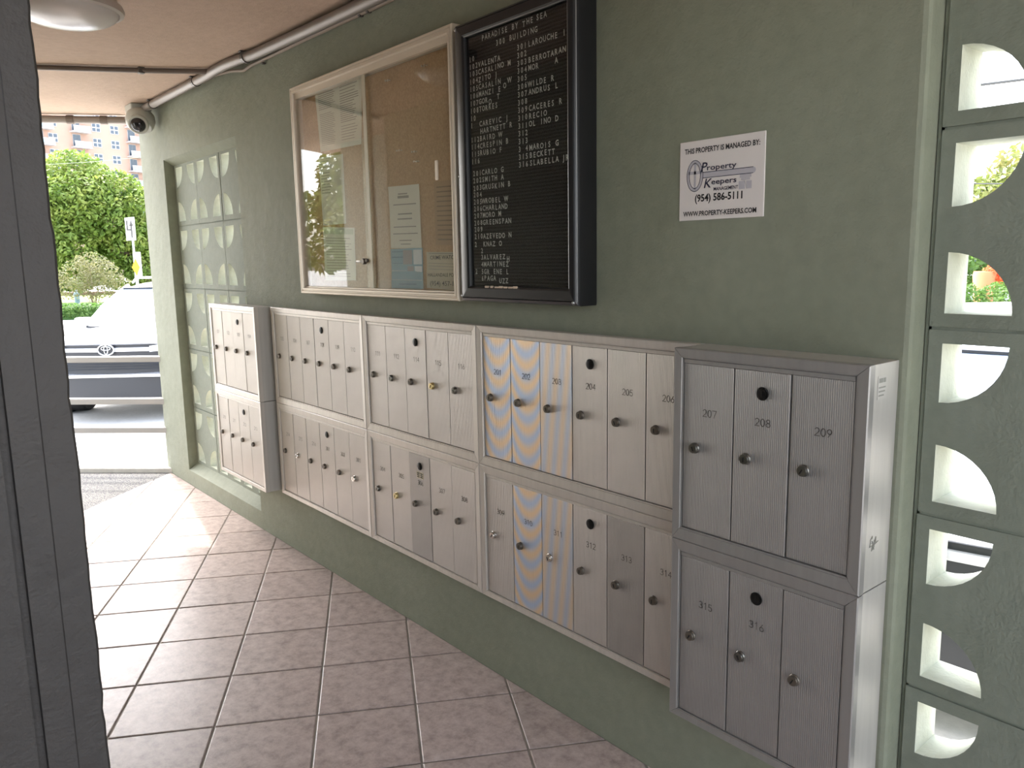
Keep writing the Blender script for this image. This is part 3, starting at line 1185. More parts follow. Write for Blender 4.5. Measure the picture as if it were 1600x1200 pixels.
left2 = [('201', 'CARLO G', 1.708), ('202', 'SMITH A', 1.687), ('203', 'GRUSKIN B', 1.664), ('204', '', 1.643), ('205', 'WROBEL W', 1.622), ('206', 'CHARLAND', 1.601), ('207', 'MORO M', 1.580),
         ('208', 'GREENSPAN', 1.558), ('209', '', 1.537), ('210', 'AZEVEDO N', 1.516), ('2', 'KNAZ O', 1.492), ('  2', '', 1.472), ('  3', 'ALVAREZ', 1.452), ('  4', 'MARTINEZ', 1.430),
         ('2 5', 'GR ENE L', 1.407), ('  6', 'PAGA', 1.387)]
for a, b, z in left2:
    pr = [(a, NX + .006, 0), (b, MX + .006, 0)]
    if b == 'ALVAREZ':
        pr.append(('H', MX + .006 + 7.3 * PITCH, -.006))
    if b == 'PAGA':
        pr.append(('UZZ', MX + .006 + 4.8 * PITCH, -.007))
    row(pr, z)
right = ['LAROUCHE I', '', 'BERROTARAN', 'MOR    A', '', 'WILDE R', 'ANDRUS L', '', 'CACERES R', 'RECIO', 'OL INO D', '', '', 'MAROIS G', 'BECKETT', 'SLABELLA JRG']
for i, b in enumerate(right):
    a = '3 4' if i == 13 else str(301 + i)
    row([(a, -1.806, 0), (b[:10] if len(b) <= 10 else b, -1.757, 0)], 2.036 - .02147 * i) if len(b) <= 10 else row([(a, -1.806, 0), ('SLABELLA', -1.757, 0), ('JR', -1.757 + 8.6 * .0155, 0)], 2.036 - .02147 * i)

# ------------------------------------------------------------------ management sign
X0, X1, Z0, Z1 = -1.284, -1.0455, 1.5385, 1.7275
W_, H_ = X1 - X0, Z1 - Z0
t = empty('management_sign', ((X0 + X1) / 2, 0, Z0))
tag(t, 'white square property management sign with a key logo on the green wall', 'sign')
pl = MB()
pl.box(X0, X1, -.004, 0, Z0, Z1, .0012)
obj('sign_board', pl, SIGNW, t)
YS = -.0045


def SX(u):
    return X0 + u * W_


def SZ(v):
    return Z1 - v * H_


for args in (('THIS PROPERTY IS MANAGED BY:', SX(.062), SX(.945), SZ(.155), .0118, YS, .024), ('(954) 586-5111', SX(.20), SX(.765), SZ(.765), .0165, YS, .026),
             ('WWW.PROPERTY-KEEPERS.COM', SX(.055), SX(.925), SZ(.945), .0112, YS, .024)):
    tx = MB()
    text_into(tx, *args)
    obj('text_line', tx, SIGNK, t)
ky = MB()


def ell(cx, cz, rx, rz, n=36):
    return [(cx + rx * math.cos(2 * math.pi * i / n), cz + rz * math.sin(2 * math.pi * i / n)) for i in range(n)]


def ring(mb, cx, cz, rx, rz, w_, y):
    a, b = ell(cx, cz, rx, rz), ell(cx, cz, rx - w_, rz - w_)
    n = len(a)
    mb.add([(p[0], y, p[1]) for p in a + b], [(i, (i + 1) % n, n + (i + 1) % n, n + i) for i in range(n)])


kx, kz = SX(.195), SZ(.44)
ring(ky, kx, kz, .0245, .0375, .0075, YS)
ky.add([(kx - .003, YS, kz - .032), (kx + .003, YS, kz - .032), (kx + .003, YS, kz + .032), (kx - .003, YS, kz + .032)], [(0, 1, 2, 3)])
ky.add([(kx - .019, YS, kz + .004), (kx + .019, YS, kz + .004), (kx + .019, YS, kz + .011), (kx - .019, YS, kz + .011)], [(0, 1, 2, 3)])
zs0, zs1 = SZ(.475), SZ(.405)
xa, xb = SX(.29), SX(.88)
cap_ = [(xb + .0065 * math.sin(R(180 * i / 8)), (zs0 + zs1) / 2 - (zs1 - zs0) / 2 * math.cos(R(180 * i / 8))) for i in range(9)]
pol = [(xa, zs0)] + cap_ + [(xa, zs1)]
ky.add([(p[0], YS, p[1]) for p in pol], [tuple(range(len(pol)))])
for (a, b, c_, d_) in ((.73, .86, .475, .52), (.745, .845, .52, .55), (.72, .79, .56, .655), (.805, .865, .56, .655)):
    ky.add([(SX(a), YS, SZ(d_)), (SX(b), YS, SZ(d_)), (SX(b), YS, SZ(c_)), (SX(a), YS, SZ(c_))], [(0, 1, 2, 3)])
obj('key_logo', ky, SIGNG, t)
ln = MB()
yl = YS - .0003
for rx, rz in ((.0245, .0375), (.017, .030)):
    ring(ln, kx, kz, rx, rz, .0013, yl)
for zz_ in (zs0, zs1):
    ln.add([(xa, yl, zz_ - .0007), (xb, yl, zz_ - .0007), (xb, yl, zz_ + .0007), (xa, yl, zz_ + .0007)], [(0, 1, 2, 3)])
text_into(ln, 'roperty', SX(.345), SX(.69), SZ(.385), .0125, yl - .0003, .014)
text_into(ln, 'eepers', SX(.40), SX(.695), SZ(.565), .0125, yl - .0003, .014)
text_into(ln, 'P', SX(.27), SX(.335), SZ(.395), .021, yl - .0003, .012, shear=.25)
text_into(ln, 'K', SX(.31), SX(.395), SZ(.60), .021, yl - .0003, .012, shear=.25)
text_into(ln, 'MANAGEMENT', SX(.43), SX(.715), SZ(.645), .0078, yl - .0003, .012)
obj('logo_lettering', ln, SIGNN, t)

# ------------------------------------------------------------------ pipes, camera, lamp
t = empty('wall_conduit', (-3.2, -.05, 2.40))
tag(t, 'thick grey conduit running along the top of the green wall', 'pipe')
path = [(-5.40, -.078, 2.405), (-4.35, -.066, 2.411), (-4.27, -.066, 2.411), (-4.16, -.072, 2.412), (-4.02, -.072, 2.412), (-3.86, -.062, 2.410), (-3.72, -.046, 2.406), (-3.2, -.034, 2.400), (-2.6, -.030, 2.392), (-1.0, -.030, 2.385)]
p_ = MB()
p_.tube(path, .0235, 14)
obj('pipe', p_, PIPE, t, 40)
for x, y, z in ((-5.20, -.075, 2.406), (-4.46, -.067, 2.411), (-3.80, -.055, 2.408)):
    c_ = MB()
    c_.lathe([(.0275, -.012), (.0275, .012), (.0235, .012), (.0235, -.012)], (x, y, z), 'x', 16)
    c_.box(x - .010, x + .010, y - .004, y + .004, z + .022, CZ)
    c_.box(x - .012, x + .012, y - .03, y - .014, z + .018, z + .026, .002)
    obj('clamp', c_, CLAMP, t)
c_ = MB()
c_.tube([(-4.30, -.064, 2.405), (-4.05, -.03, 2.395), (-3.93, -.014, 2.378), (-3.86, -.010, 2.388), (-3.75, -.009, 2.386), (-3.25, -.009, 2.383), (-2.7, -.009, 2.374), (-1.9, -.009, 2.368)], .0075, 8)
o_ = tag(obj('wall_cable', c_, CABLE, None, 40), 'thin tan cable running under the thick grey conduit on the wall', 'cable')
for x in (-3.71, -2.80, -2.74):
    c_ = MB()
    c_.box(x - .008, x + .008, -.018, 0, 2.366, 2.374, .002)
    obj('cable_clip', c_, CLAMP, o_)
t = empty('cross_conduit', (-4.5, -.6, CZ))
tag(t, 'slim brown conduit crossing the ceiling from the wall pipe', 'pipe')
p_ = MB()
p_.tube([(-4.21, -.05, 2.418), (-4.37, -.30, 2.419), (-4.635, -.80, 2.420), (-4.95, -1.39, 2.420)], .0125, 10)
obj('pipe', p_, PIPEDARK, t, 40)
c_ = MB()
c_.box(-4.415, -4.385, -.37, -.34, 2.404, CZ, .003)
obj('clamp', c_, CLAMP, t)
t = empty('edge_conduit', (-6, -.4, CZ))
tag(t, 'grey conduit along the outer edge of the ceiling beside the camera', 'pipe')
p_ = MB()
ex = .028
p_.tube([(ceil_x(y) + ex, y, 2.402) for y in (-.06, -.4, -.8, -1.05)], .024, 12)
obj('pipe', p_, PIPE, t, 40)
for y in (-.18, -.36):
    c_ = MB()
    a = Vector((ceil_x(y) + ex, y, 2.402))
    d_ = Vector((.542, 1, 0)).normalized() * .022
    c_.tube([a - d_, a + d_], .0285, 12)
    obj('coupling', c_, PIPEDARK, t, 40)

t = empty('dome_camera', (-5.50, -.10, CZ))
tag(t, 'grey dome security camera hanging from the ceiling at the far corner', 'camera')
b_ = MB()
b_.box(-5.50, -5.36, -.155, -.035, 2.385, CZ, .008)
obj('junction_box', b_, CAMWHITE, t)
CD = Vector((.80, -.42, -.46)).normalized()
Q = CD.to_track_quat('-Z', 'Y')
c0 = Vector((-5.385, -.100, 2.335))
b_ = MB()
b_.lathe([(.062, .05), (.082, .03), (.086, 0), (.080, -.03), (.066, -.05)], (0, 0, 0), 'z', 24)
d = obj('housing', b_, CAMWHITE, t, 40)
d.location = c0 - Vector(ORG[t.name])
d.rotation_euler = (Q @ Vector((0, 0, 1))).lerp(Vector((0, 0, 1)), .5).to_track_quat('Z', 'Y').to_euler()
b_ = MB()
b_.lathe([(.058, .03), (.060, -.005), (.054, -.012), (.048, -.012)], (0, 0, 0), 'z', 24)
d = obj('collar', b_, CAMWHITE, t, 40)
d.location = c0 + CD * .062 - Vector(ORG[t.name])
d.rotation_euler = Q.to_euler()
b_ = MB()
b_.lathe([(.047, .006)] + [(.046 * math.cos(R(a)), -.036 * math.sin(R(a))) for a in (0, 20, 40, 60, 75, 88)], (0, 0, 0), 'z', 24)
d = obj('dome', b_, CAMDOME, t, 60)
d.location = c0 + CD * .088 - Vector(ORG[t.name])
d.rotation_euler = Q.to_euler()

t = empty('ceiling_lamp', (-3.38, -.89, CZ))
tag(t, 'round frosted flush lamp on the beige ceiling, switched off', 'lamp')
b_ = MB()
b_.lathe([(.17, CZ - 2.40), (.172, 0), (.188, -.004), (.193, -.018), (.190, -.030), (.176, -.034), (.172, -.026)], (-3.38, -.89, 2.40), 'z', 48)
obj('rim', b_, LAMPR, t, 40)
b_ = MB()
b_.lathe([(.174, 0)] + [(.174 * math.cos(R(a)), -.055 * math.sin(R(a))) for a in (10, 20, 32, 45, 58, 70, 80, 89)], (-3.38, -.89, 2.372), 'z', 48)
obj('diffuser', b_, LAMPW, t, 60)
b_ = MB()
b_.box(-3.20, -3.15, -.96, -.92, 2.395, CZ, .004)
obj('mounting_clip', b_, CLAMP, t)

# ------------------------------------------------------------------ white rail at the exit
t = empty('rail_fence', (slab_x(-.5), -.5, 0))
tag(t, 'white three-rail metal guard rail at the end of the passage', 'railing')
RD = Vector((.958, 1, 0)).normalized()


def rp(y, z):
    return Vector((slab_x(y) + .02, y, z))


for z0, z1 in ((.785, .826), (.487, .530), (.280, .323)):
    b_ = MB()
    nrm = Vector((RD.y, -RD.x, 0)) * .018
    a, e = rp(.10, 0), rp(-1.75, 0)
    sec = [(a - nrm, z0), (a - nrm, z1 - .006), (a - nrm * .6, z1), (a + nrm * .6, z1), (a + nrm, z1 - .006), (a + nrm, z0)]
    n = len(sec)
    vs_ = [(p.x, p.y, z) for p, z in sec] + [((p + e - a).x, (p + e - a).y, z) for p, z in sec]
    b_.add(vs_, [(i, (i + 1) % n, n + (i + 1) % n, n + i) for i in range(n)] + [tuple(range(n)), tuple(range(2 * n - 1, n - 1, -1))])
    obj('rail', b_, RAILM, t)
for y in (-.62, -1.70):
    b_ = MB()
    p = rp(y, 0)
    b_.box(p.x - .02, p.x + .02, p.y - .02, p.y + .02, -.02, .83, .003)
    obj('post', b_, RAILM, t)

# ------------------------------------------------------------------ cars
def car(name, loc, heading, label, paint=CARW, full=True):
    t = empty(name, loc, heading)
    tag(t, label, 'car')
    # lower body: stations along x with half profile
    st = [(-2.28, .70, .40, .98), (-2.22, .82, .32, 1.08), (-1.9, .90, .26, 1.10), (-1.0, .925, .24, 1.10), (0, .925, .24, 1.10), (.75, .925, .24, 1.09), (1.05, .92, .24, 1.08),
          (1.5, .90, .25, 1.085), (1.9, .875, .26, 1.055), (2.12, .83, .27, 1.025), (2.20, .79, .29, .995), (2.26, .74, .33, .955)]

    def sec(x, hw, zb, zt):
        return [(x, hw * .80, zb), (x, hw * .95, zb + .06), (x, hw, zb + .28), (x, hw * .985, zt - .22), (x, hw * .955, zt - .08), (x, hw * .86, zt - .012), (x, hw * .55, zt + .018), (x, 0, zt + .028)]
    rows = []
    for s_ in st:
        h = sec(*s_)
        rows.append(h + [(p[0], -p[1], p[2]) for p in reversed(h[:-1])])
    b = MB()
    b.grid(rows)
    b.add(rows[0], [tuple(range(len(rows[0])))])
    b.add(rows[-1], [tuple(range(len(rows[0])))])
    b.add([r_[0] for r_ in rows] + [r_[-1] for r_ in rows], [(i, i + 1, len(rows) + i + 1, len(rows) + i) for i in range(len(rows) - 1)])
    obj('body', b, paint, t, 40, True)
    # cabin: roof and pillars
    cb = [(-2.18, .80, .70, 1.10, 1.12), (-1.75, .84, .66, 1.10, 1.60), (-1.2, .86, .665, 1.10, 1.655), (-.3, .865, .67, 1.10, 1.665), (.15, .865, .655, 1.10, 1.625), (.34, .865, .64, 1.10, 1.575)]
    rf = MB()
    top = [[(x, ht * k, zt - .05 * abs(k) ** 3 * (zt > 1.3)) for k in (-1, -.85, -.5, 0, .5, .85, 1)] for x, hb, ht, z0, zt in cb]
    rf.grid(top)
    rf.grid([[(p[0], p[1], p[2] - .03) for p in r_] for r_ in top])
    for sgn in (-1, 1):
        ap = [(1.06, sgn * .83, 1.085), (.34, sgn * .64, 1.545)]
        rf.tube([ap[0], (.72, sgn * .745, 1.33), ap[1], (.1, sgn * .665, 1.60)], [.045, .04, .036, .03], 8)
        rf.tube([(-.25, sgn * .87, 1.09), (-.32, sgn * .675, 1.61)], .04, 6)
        rf.tube([(-1.2, sgn * .87, 1.09), (-1.3, sgn * .67, 1.60)], .06, 6)
        rf.tube([(-2.2, sgn * .78, 1.08), (-1.75, sgn * .66, 1.56)], .06, 6)
    obj('roof', rf, paint, t, 40, True)
    ws = MB()
    rows = []
    for q in (0, .33, .66, 1):
        x, hw, z = 1.08 - .74 * q, .83 - .19 * q, 1.085 + .48 * q + .03 * math.sin(math.pi * q)
        rows.append([(x + .09 * (1 - (k * k)) * (1 - .4 * q), hw * k, z) for k in (-1, -.7, -.35, 0, .35, .7, 1)])
    ws.grid(rows)
    wo = obj('windshield', ws, CARGLASS, t, True, True)
    se = MB()
    for sg_ in (0, -1):
        se.tube([r_[sg_] for r_ in rows], .012, 5)
    se.tube([(p[0] + .004, p[1], p[2] - .002) for p in rows[0]], .014, 5)
    se.tube([(p[0], p[1], p[2] + .006) for p in rows[-1]], .016, 5)
    obj('windshield_seal', se, CARBLK, wo, False, True)
    obj_ = bpy.data.objects[ORG_LAST[0]]
    obj_.location = [a - b for a, b in zip(ORG_LAST[1], wo.location)]
    sw = MB()
    for sgn in (-1, 1):
        sw.grid([[(.98, sgn * .845, 1.095), (-2.1, sgn * .80, 1.095)], [(.30, sgn * .665, 1.56), (-1.75, sgn * .665, 1.56)]])
    obj('side_windows', sw, CARGLASS, t, False, True)
    rw = MB()
    rw.grid([[(-2.2, -.74, 1.1), (-2.2, .74, 1.1)], [(-1.77, -.62, 1.56), (-1.77, .62, 1.56)]])
    obj('rear_window', rw, CARGLASS, t, False, True)
    # nose
    nz = MB()
    def nx(y, w_=.66, d_=.05):
        return 2.275 + d_ * (1 - (y / w_) ** 2)
    ys_ = (-.64, -.4, -.2, 0, .2, .4, .64)
    nz.grid([[(nx(y), y, z) for y in ys_] for z in (.745, .955)])
    obj('upper_grille', nz, CARGRILL, t, True, True)
    for za, zb_, w_ in ((.962, 1.0, .70), (.868, .925, .66)):
        br = MB()
        br.grid([[(nx(y, .7) + q, y, z) for y in (-w_, -.4, -.2, 0, .2, .4, w_)] for q, z in ((-.02, za), (.018, za + .006), (.022, (za + zb_) / 2), (.014, zb_ - .006), (-.02, zb_))])
        obj('grille_bar', br, paint, t, 50, True)
    plan = [(1.72, .93), (1.95, .893), (2.13, .845), (2.235, .785), (2.295, .62), (2.33, .3), (2.338, 0)]
    plan = plan + [(x, -y) for x, y in reversed(plan[:-1])]
    lg = MB()
    lg.grid([[(x - dx, y, z) for x, y in plan] for z, dx in ((.235, .06), (.29, .01), (.40, 0), (.58, 0), (.76, .015), (.80, .05))])
    obj('front_bumper', lg, CARGRILL, t, True, True)
    for z in (.66, .69, .72, .75):
        lb_ = MB()
        lb_.tube([(x + .004, y, z) for x, y in plan[4:-4]], .006, 5)
        obj('grille_slat', lb_, CARBLK, t, False, True)
    sk = MB()
    sk.prism([(2.22, .555), (2.352, .565), (2.362, .60), (2.22, .632)], 'y', -.66, .66)
    obj('skid_plate', sk, CARCHROME, t, False, True)
    for sgn in (-1, 1):
        hl = MB()
        hl.add([(2.325, sgn * .50, .865), (2.315, sgn * .50, .935), (2.225, sgn * .77, .965), (2.02, sgn * .872, .975), (2.05, sgn * .875, .93), (2.225, sgn * .80, .88)], [(0, 1, 2, 5), (5, 2, 3, 4)])
        obj('headlight', hl, LIGHTM, t, False, True)
        mr = MB()
        mr.box(.72, .90, sgn * 1.0 - .1, sgn * 1.0 + .1, 1.06, 1.20, .04)
        mr.box(.78, .84, min(sgn * .86, sgn * .95), max(sgn * .86, sgn * .95), 1.08, 1.12, .01)
        obj('side_mirror', mr, [paint], t, 40, True)
        rr = MB()
        rr.tube([(-1.7, sgn * .58, 1.64), (-1.6, sgn * .58, 1.70), (.0, sgn * .58, 1.71), (.12, sgn * .58, 1.645)], .016, 6)
        obj('roof_rail', rr, CARCHROME, t, 40, True)
        for x in (-1.32, 1.38):
            tw = MB()
            tw.lathe([(.20, -.10), (.33, -.11), (.355, -.08), (.355, .08), (.33, .11), (.20, .10)], (x, sgn * .83, .355), 'y', 28)
            ty = obj('tyre', tw, TYRE, t, 40, True)
            rm = MB()
            rm.lathe([(.215, -.09), (.215, .098), (.19, .100), (.17, .07), (.06, .085), (.005, .09)] if sgn > 0 else [(.215, .09), (.215, -.098), (.19, -.100), (.17, -.07), (.06, -.085), (.005, -.09)], (0, 0, 0), 'y', 20)
            for k_ in range(5):
                a = 2 * math.pi * k_ / 5
                rm.tube([(.04 * math.cos(a), sgn * .095, .04 * math.sin(a)), (.2 * math.cos(a), sgn * .097, .2 * math.sin(a))], .022, 5)
            r_ = obj('wheel_rim', rm, RIM, ty, 40, True)
            r_.location = (0, 0, 0)
            ar = MB()
            ar.lathe([(.40, -.012), (.43, -.012), (.43, .012), (.40, .012)], (x, sgn * .925, .36), 'y', 28)
            obj('wheel_arch', ar, CARBLK, t, 40, True)
    # emblem: three ellipses
    em = MB()
    xe = 2.362

    def eel(cy, cz, ry, rz, r):
        em.tube([(xe, cy + ry * math.cos(2 * math.pi * i / 20), cz + rz * math.sin(2 * math.pi * i / 20)) for i in range(21)], r, 5, False)
    eel(0, .90, .095, .064, .010)
    eel(0, .918, .055, .022, .006)
    eel(0, .90, .022, .052, .006)
    obj('emblem', em, CARCHROME, t, 60, True)
    eb = MB()
    eb.lathe([(.5, 0), (.5, .004)], (0, 0, 0), 'x', 20)
    eb.v = [(v[0] + xe - .01, v[1] * .19, v[2] * .128 + .90) for v in eb.v]
    obj('emblem_plate', eb, CARBLK, t, False, True)
    if full:
        wp = MB()
        wp.tube([(1.17, -.1, 1.085), (1.10, .35, 1.11), (1.02, .62, 1.13)], .008, 5)
        wp.tube([(1.15, .25, 1.085), (1.12, -.2, 1.11), (1.02, -.60, 1.12)], .008, 5)
        obj('wiper', wp, CARBLK, t, False, True)
    return t


HD = R(-38)
em_pos = Vector((-10.42, .72))
cpos = em_pos - Vector((math.cos(HD), math.sin(HD))) * 2.32
car('sport_utility_vehicle', (cpos.x, cpos.y, GZ), HD, 'white sport utility vehicle parked nose-in beyond the white rails')
car('parked_car', (-1.67, 3.78, GZ), R(-80), 'white car parked close behind the right-hand breeze block screen').scale = (1, 1, .84)

# ------------------------------------------------------------------ grounds
g = MB()
g.box(-150, 60, -90, 150, GZ - .3, GZ)
struct('ground', g, ASPH, label='sunlit pale pavement of the car park')


def at(u, v, depth):
    d = fw + r2 * ((u - 800) / CAM_F) + u2 * ((600 - v) / CAM_F)
    return CAM_LOC + d * depth


def ground_at(u, depth):
    p = at(u, 500, depth)
    return Vector((p.x, p.y, GZ))


def strip(name, pts, z0, z1, mat_, label, cat, kind=None):
    b_ = MB()
    b_.prism([(p.x, p.y) for p in pts], 'z', z0, z1)
    o_ = obj(name, b_, mat_)
    return tag(o_, label, cat, None, kind)


strip('lawn', [ground_at(-60, 31), ground_at(420, 31), ground_at(420, 50), ground_at(-60, 50)], GZ - .02, GZ + .06, LAWN, 'sunny lawn strip beyond the parked white vehicle', None, 'structure')
strip('kerb', [ground_at(-60, 50), ground_at(420, 50), ground_at(420, 51), ground_at(-60, 51)], GZ - .02, GZ + .25, Mat('red_brown_kerb', '6f5648', .9).m, 'red brown kerb behind the lawn', None, 'structure')


def leafcloud(centers, radii, n, size, squash=.9, seed=1, shell=.55):
    rg = np.random.default_rng(seed)
    cs, rs = np.array(centers, float), np.array(radii, float)
    pr = rs ** 2 / (rs ** 2).sum()
    idx = rg.choice(len(cs), n, p=pr)
    d = rg.normal(size=(n, 3))
    d /= np.linalg.norm(d, axis=1)[:, None]
    rad = rs[idx] * (shell + (1 - shell) * rg.random(n) ** .5)
    P = cs[idx] + d * rad[:, None] * np.array([1, 1, squash])
    nrm = d * .6 + rg.normal(size=(n, 3)) * .7 + np.array([0, 0, .5])
    nrm /= np.linalg.norm(nrm, axis=1)[:, None]
    a = np.cross(nrm, rg.normal(size=(n, 3)))
    a /= np.linalg.norm(a, axis=1)[:, None]
    b = np.cross(nrm, a)
    s_ = size * (.6 + .8 * rg.random(n))[:, None]
    # leaf: 4-gon kite
    V = np.stack([P - a * s_, P + b * s_ * .45 + nrm * s_ * .1, P + a * s_, P - b * s_ * .45 + nrm * s_ * .1], 1).reshape(-1, 3)
    me = bpy.data.meshes.new('foliage')
    F = np.arange(4 * n).reshape(-1, 4)
    me.from_pydata(V.tolist(), [], F.tolist())
    return me


def tree(name, base, blobs, n, size, mat_, label, cat, trunk, seed, twigs=()):
    t = empty(name, base)
    tag(t, label, cat)
    me = leafcloud([b_[:3] for b_ in blobs], [b_[3] for b_ in blobs], n, size, .85, seed)
    me.materials.append(mat_)
    fo = link('foliage', me, t)
    fo['kind'] = 'stuff'
    tk = MB()
    tk.tube([(0, 0, -.1), (.05 * trunk[0], .0, trunk[0] * .5), (0, .04, trunk[0])], [trunk[1] * 1.3, trunk[1], trunk[1] * .7], 10)
    for b_ in blobs:
        tk.tube([(0, 0, trunk[0] * .75), (b_[0] * .5, b_[1] * .5, (trunk[0] + b_[2]) / 2), (b_[0], b_[1], b_[2])], [trunk[1] * .5, trunk[1] * .35, trunk[1] * .12], 6)
    me2 = tk.mesh('trunk', BARK, True)
    link('trunk', me2, t)
    return t


# big street tree left, seen over the parked vehicle
B = ground_at(240, 40)
ax = r2.copy()
ax.z = 0
ax.normalize()


def bl(s, z, r, d=0):
    f2 = Vector((-ax.y, ax.x, 0))
    return (ax.x * s + f2.x * d, ax.y * s + f2.y * d, z, r)


TB = [(-.4, 6.0, 1.75, 0), (-2.2, 5.3, 1.5, 0), (1.6, 5.4, 1.3, 0), (3.0, 4.5, 1.4, 0), (-3.6, 4.6, 1.5, 0), (-1.2, 4.4, 1.9, -.8), (1.2, 4.2, 1.8, -.6), (3.4, 3.2, 1.5, 0), (-3.4, 3.2, 1.6, 0),
      (-.3, 3.0, 1.7, -.9), (1.9, 2.8, 1.4, 0), (-1.9, 2.5, 1.4, -.5), (-3.9, 2.0, 1.2, 0), (.2, 5.0, 1.8, -.9), (.2, 1.8, 1.1, .3), (1.6, 1.5, 1.1, .3), (-1.0, 1.4, 1.0, .4), (3.0, 1.6, 1.2, 0), (-2.4, 1.2, 1.0, .2)]
blobs = [bl(s_ - 2.9, z_, r_, d_) for s_, z_, r_, d_ in TB]
tree('street_tree', B, blobs, 52000, .115, LEAFA, 'tall leafy green street tree in front of the peach tower', 'tree', (3.0, .25), 11)
# sparse shrub
B = ground_at(150, 33)
blobs = [bl(-.5, 1.5, .8), bl(.5, 1.5, .75), bl(0, 1.9, .7), bl(-1.0, 1.0, .6), bl(1.0, 1.0, .6), bl(.1, 1.2, .8)]
t = tree('sparse_shrub', B, blobs, 3200, .06, LEAFC, 'sparse grey-green shrub with bare stems on the lawn', 'shrub', (.3, .02), 12)
tw = MB()
for k_ in range(15):
    a = RNG.random() * 6.283
    s_ = .3 + .9 * RNG.random()
    tw.tube([(0, 0, 0), (math.cos(a) * s_ * .4, math.sin(a) * s_ * .4, .8), (math.cos(a) * s_, math.sin(a) * s_, 1.3 + .9 * RNG.random())], [.010, .008, .004], 5)
link('stems', tw.mesh('stems', BARK), t)['kind'] = 'stuff'


def hedge(name, a, b, z0, h, d, n, size, mat_, label, seed, cat='hedge'):
    rg = np.random.default_rng(seed)
    t = empty(name, ((a.x + b.x) / 2, (a.y + b.y) / 2, z0))
    tag(t, label, cat)
    dr = (b - a)
    L_ = dr.length
    dr.normalize()
    nr = Vector((-dr.y, dr.x, 0))
    cs, rs = [], []
    for i in range(int(L_ / (h * .35)) + 1):
        q = -L_ / 2 + i * h * .35
        for k_ in (.35, .74):
            cs.append((dr.x * q, dr.y * q, h * k_))
            rs.append(d * .6)
    me = leafcloud(cs, rs, n, size, h / d * .5, seed, .8)
    me.materials.append(mat_)
    link('foliage', me, t)['kind'] = 'stuff'
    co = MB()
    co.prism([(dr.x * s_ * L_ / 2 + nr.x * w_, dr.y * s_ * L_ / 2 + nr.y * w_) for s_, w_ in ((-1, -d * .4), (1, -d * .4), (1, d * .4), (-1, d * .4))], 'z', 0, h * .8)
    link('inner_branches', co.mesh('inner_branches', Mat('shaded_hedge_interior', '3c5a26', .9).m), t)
    return t


hedge('clipped_hedge', ground_at(60, 28.5), ground_at(330, 28.5), GZ, .55, .6, 7000, .06, LEAFB, 'low clipped green hedge behind the parked white vehicle', 21)
# pale hydrant-like post in the lawn
B = ground_at(124, 36)
t = empty('fire_hydrant', B)
tag(t, 'small pale blue-grey hydrant on the lawn by the sparse shrub', 'hydrant')
b_ = MB()
b_.lathe([(.16, 0), (.16, .06), (.11, .08), (.11, .55), (.14, .58), (.14, .64), (.11, .68), (.06, .78), (.03, .82), (.005, .82)], (0, 0, 0), 'z', 14)
link('barrel', b_.mesh('barrel', Mat('pale_hydrant_paint', '6f868d', .5).m, 40), t)
b_ = MB()
b_.lathe([(.05, -.2), (.05, .2)], (0, 0, .45), 'x', 10)
link('nozzle', b_.mesh('nozzle', Mat('hydrant_cap', '8fa3ab', .5).m, 40), t)

# street sign post
B = ground_at(219, 26)
t = empty('lane_sign', B)
tag(t, 'white lane arrow sign on a grey post by the street tree', 'sign')
b_ = MB()
b_.tube([(0, 0, 0), (0, 0, 3.15)], .035, 8)
link('post', b_.mesh('post', SIGNPOST), t)
sd = Vector((ax.x * .76 + ax.y * .65, ax.y * .76 - ax.x * .65, 0)).normalized()
face = Vector((sd.y, -sd.x, 0))
if sd.dot(ax) < 0:
    sd = -sd
n0 = at(210, 340, 26)
ztop, zbot = at(216, 341, 26).z - GZ, at(216, 376, 26).z - GZ


def quad3(mb, s0, s1, z0, z1, y):
    ps = [sd * s0 + face * y, sd * s1 + face * y]
    mb.add([(ps[0].x, ps[0].y, z0), (ps[1].x, ps[1].y, z0), (ps[1].x, ps[1].y, z1), (ps[0].x, ps[0].y, z1)], [(0, 1, 2, 3)])


fdir = face if face.dot(CAM_LOC - B) > 0 else -face
face = fdir
hw = .33
b_ = MB()
pts4 = [sd * -hw + face * .04, sd * hw + face * .04, sd * hw + face * .055, sd * -hw + face * .055]
b_.prism([(p.x, p.y) for p in pts4], 'z', zbot, ztop)
link('plate', b_.mesh('plate', Mat('white_sign_plate', 'f0f0f2', .5).m), t)
b_ = MB()
H = ztop - zbot
quad3(b_, -.25, -.13, zbot + H * .48, zbot + H * .88, .062)
quad3(b_, .04, .16, zbot + H * .10, zbot + H * .68, .062)
ps = [(sd * -.05 + face * .062, zbot + H * .62), (sd * .25 + face * .062, zbot + H * .62), (sd * .10 + face * .062, zbot + H * .90)]
b_.add([(p.x, p.y, z) for p, z in ps], [(0, 1, 2)])
quad3(b_, -.25, .10, zbot + H * .42, zbot + H * .50, .062)
link('arrow', b_.mesh('arrow', SIGNK), t)
B2 = ground_at(221, 25)
t2 = empty('warning_sign', B2)
tag(t2, 'small yellow diamond sign in front of a white panel', 'sign')
z0, z1 = at(220, 431, 25).z - GZ, at(220, 404, 25).z - GZ
zc, hz = (z0 + z1) / 2, (z1 - z0) / 2
b_ = MB()
ps = [(-.12, 0), (0, -hz), (.12, 0), (0, hz)]
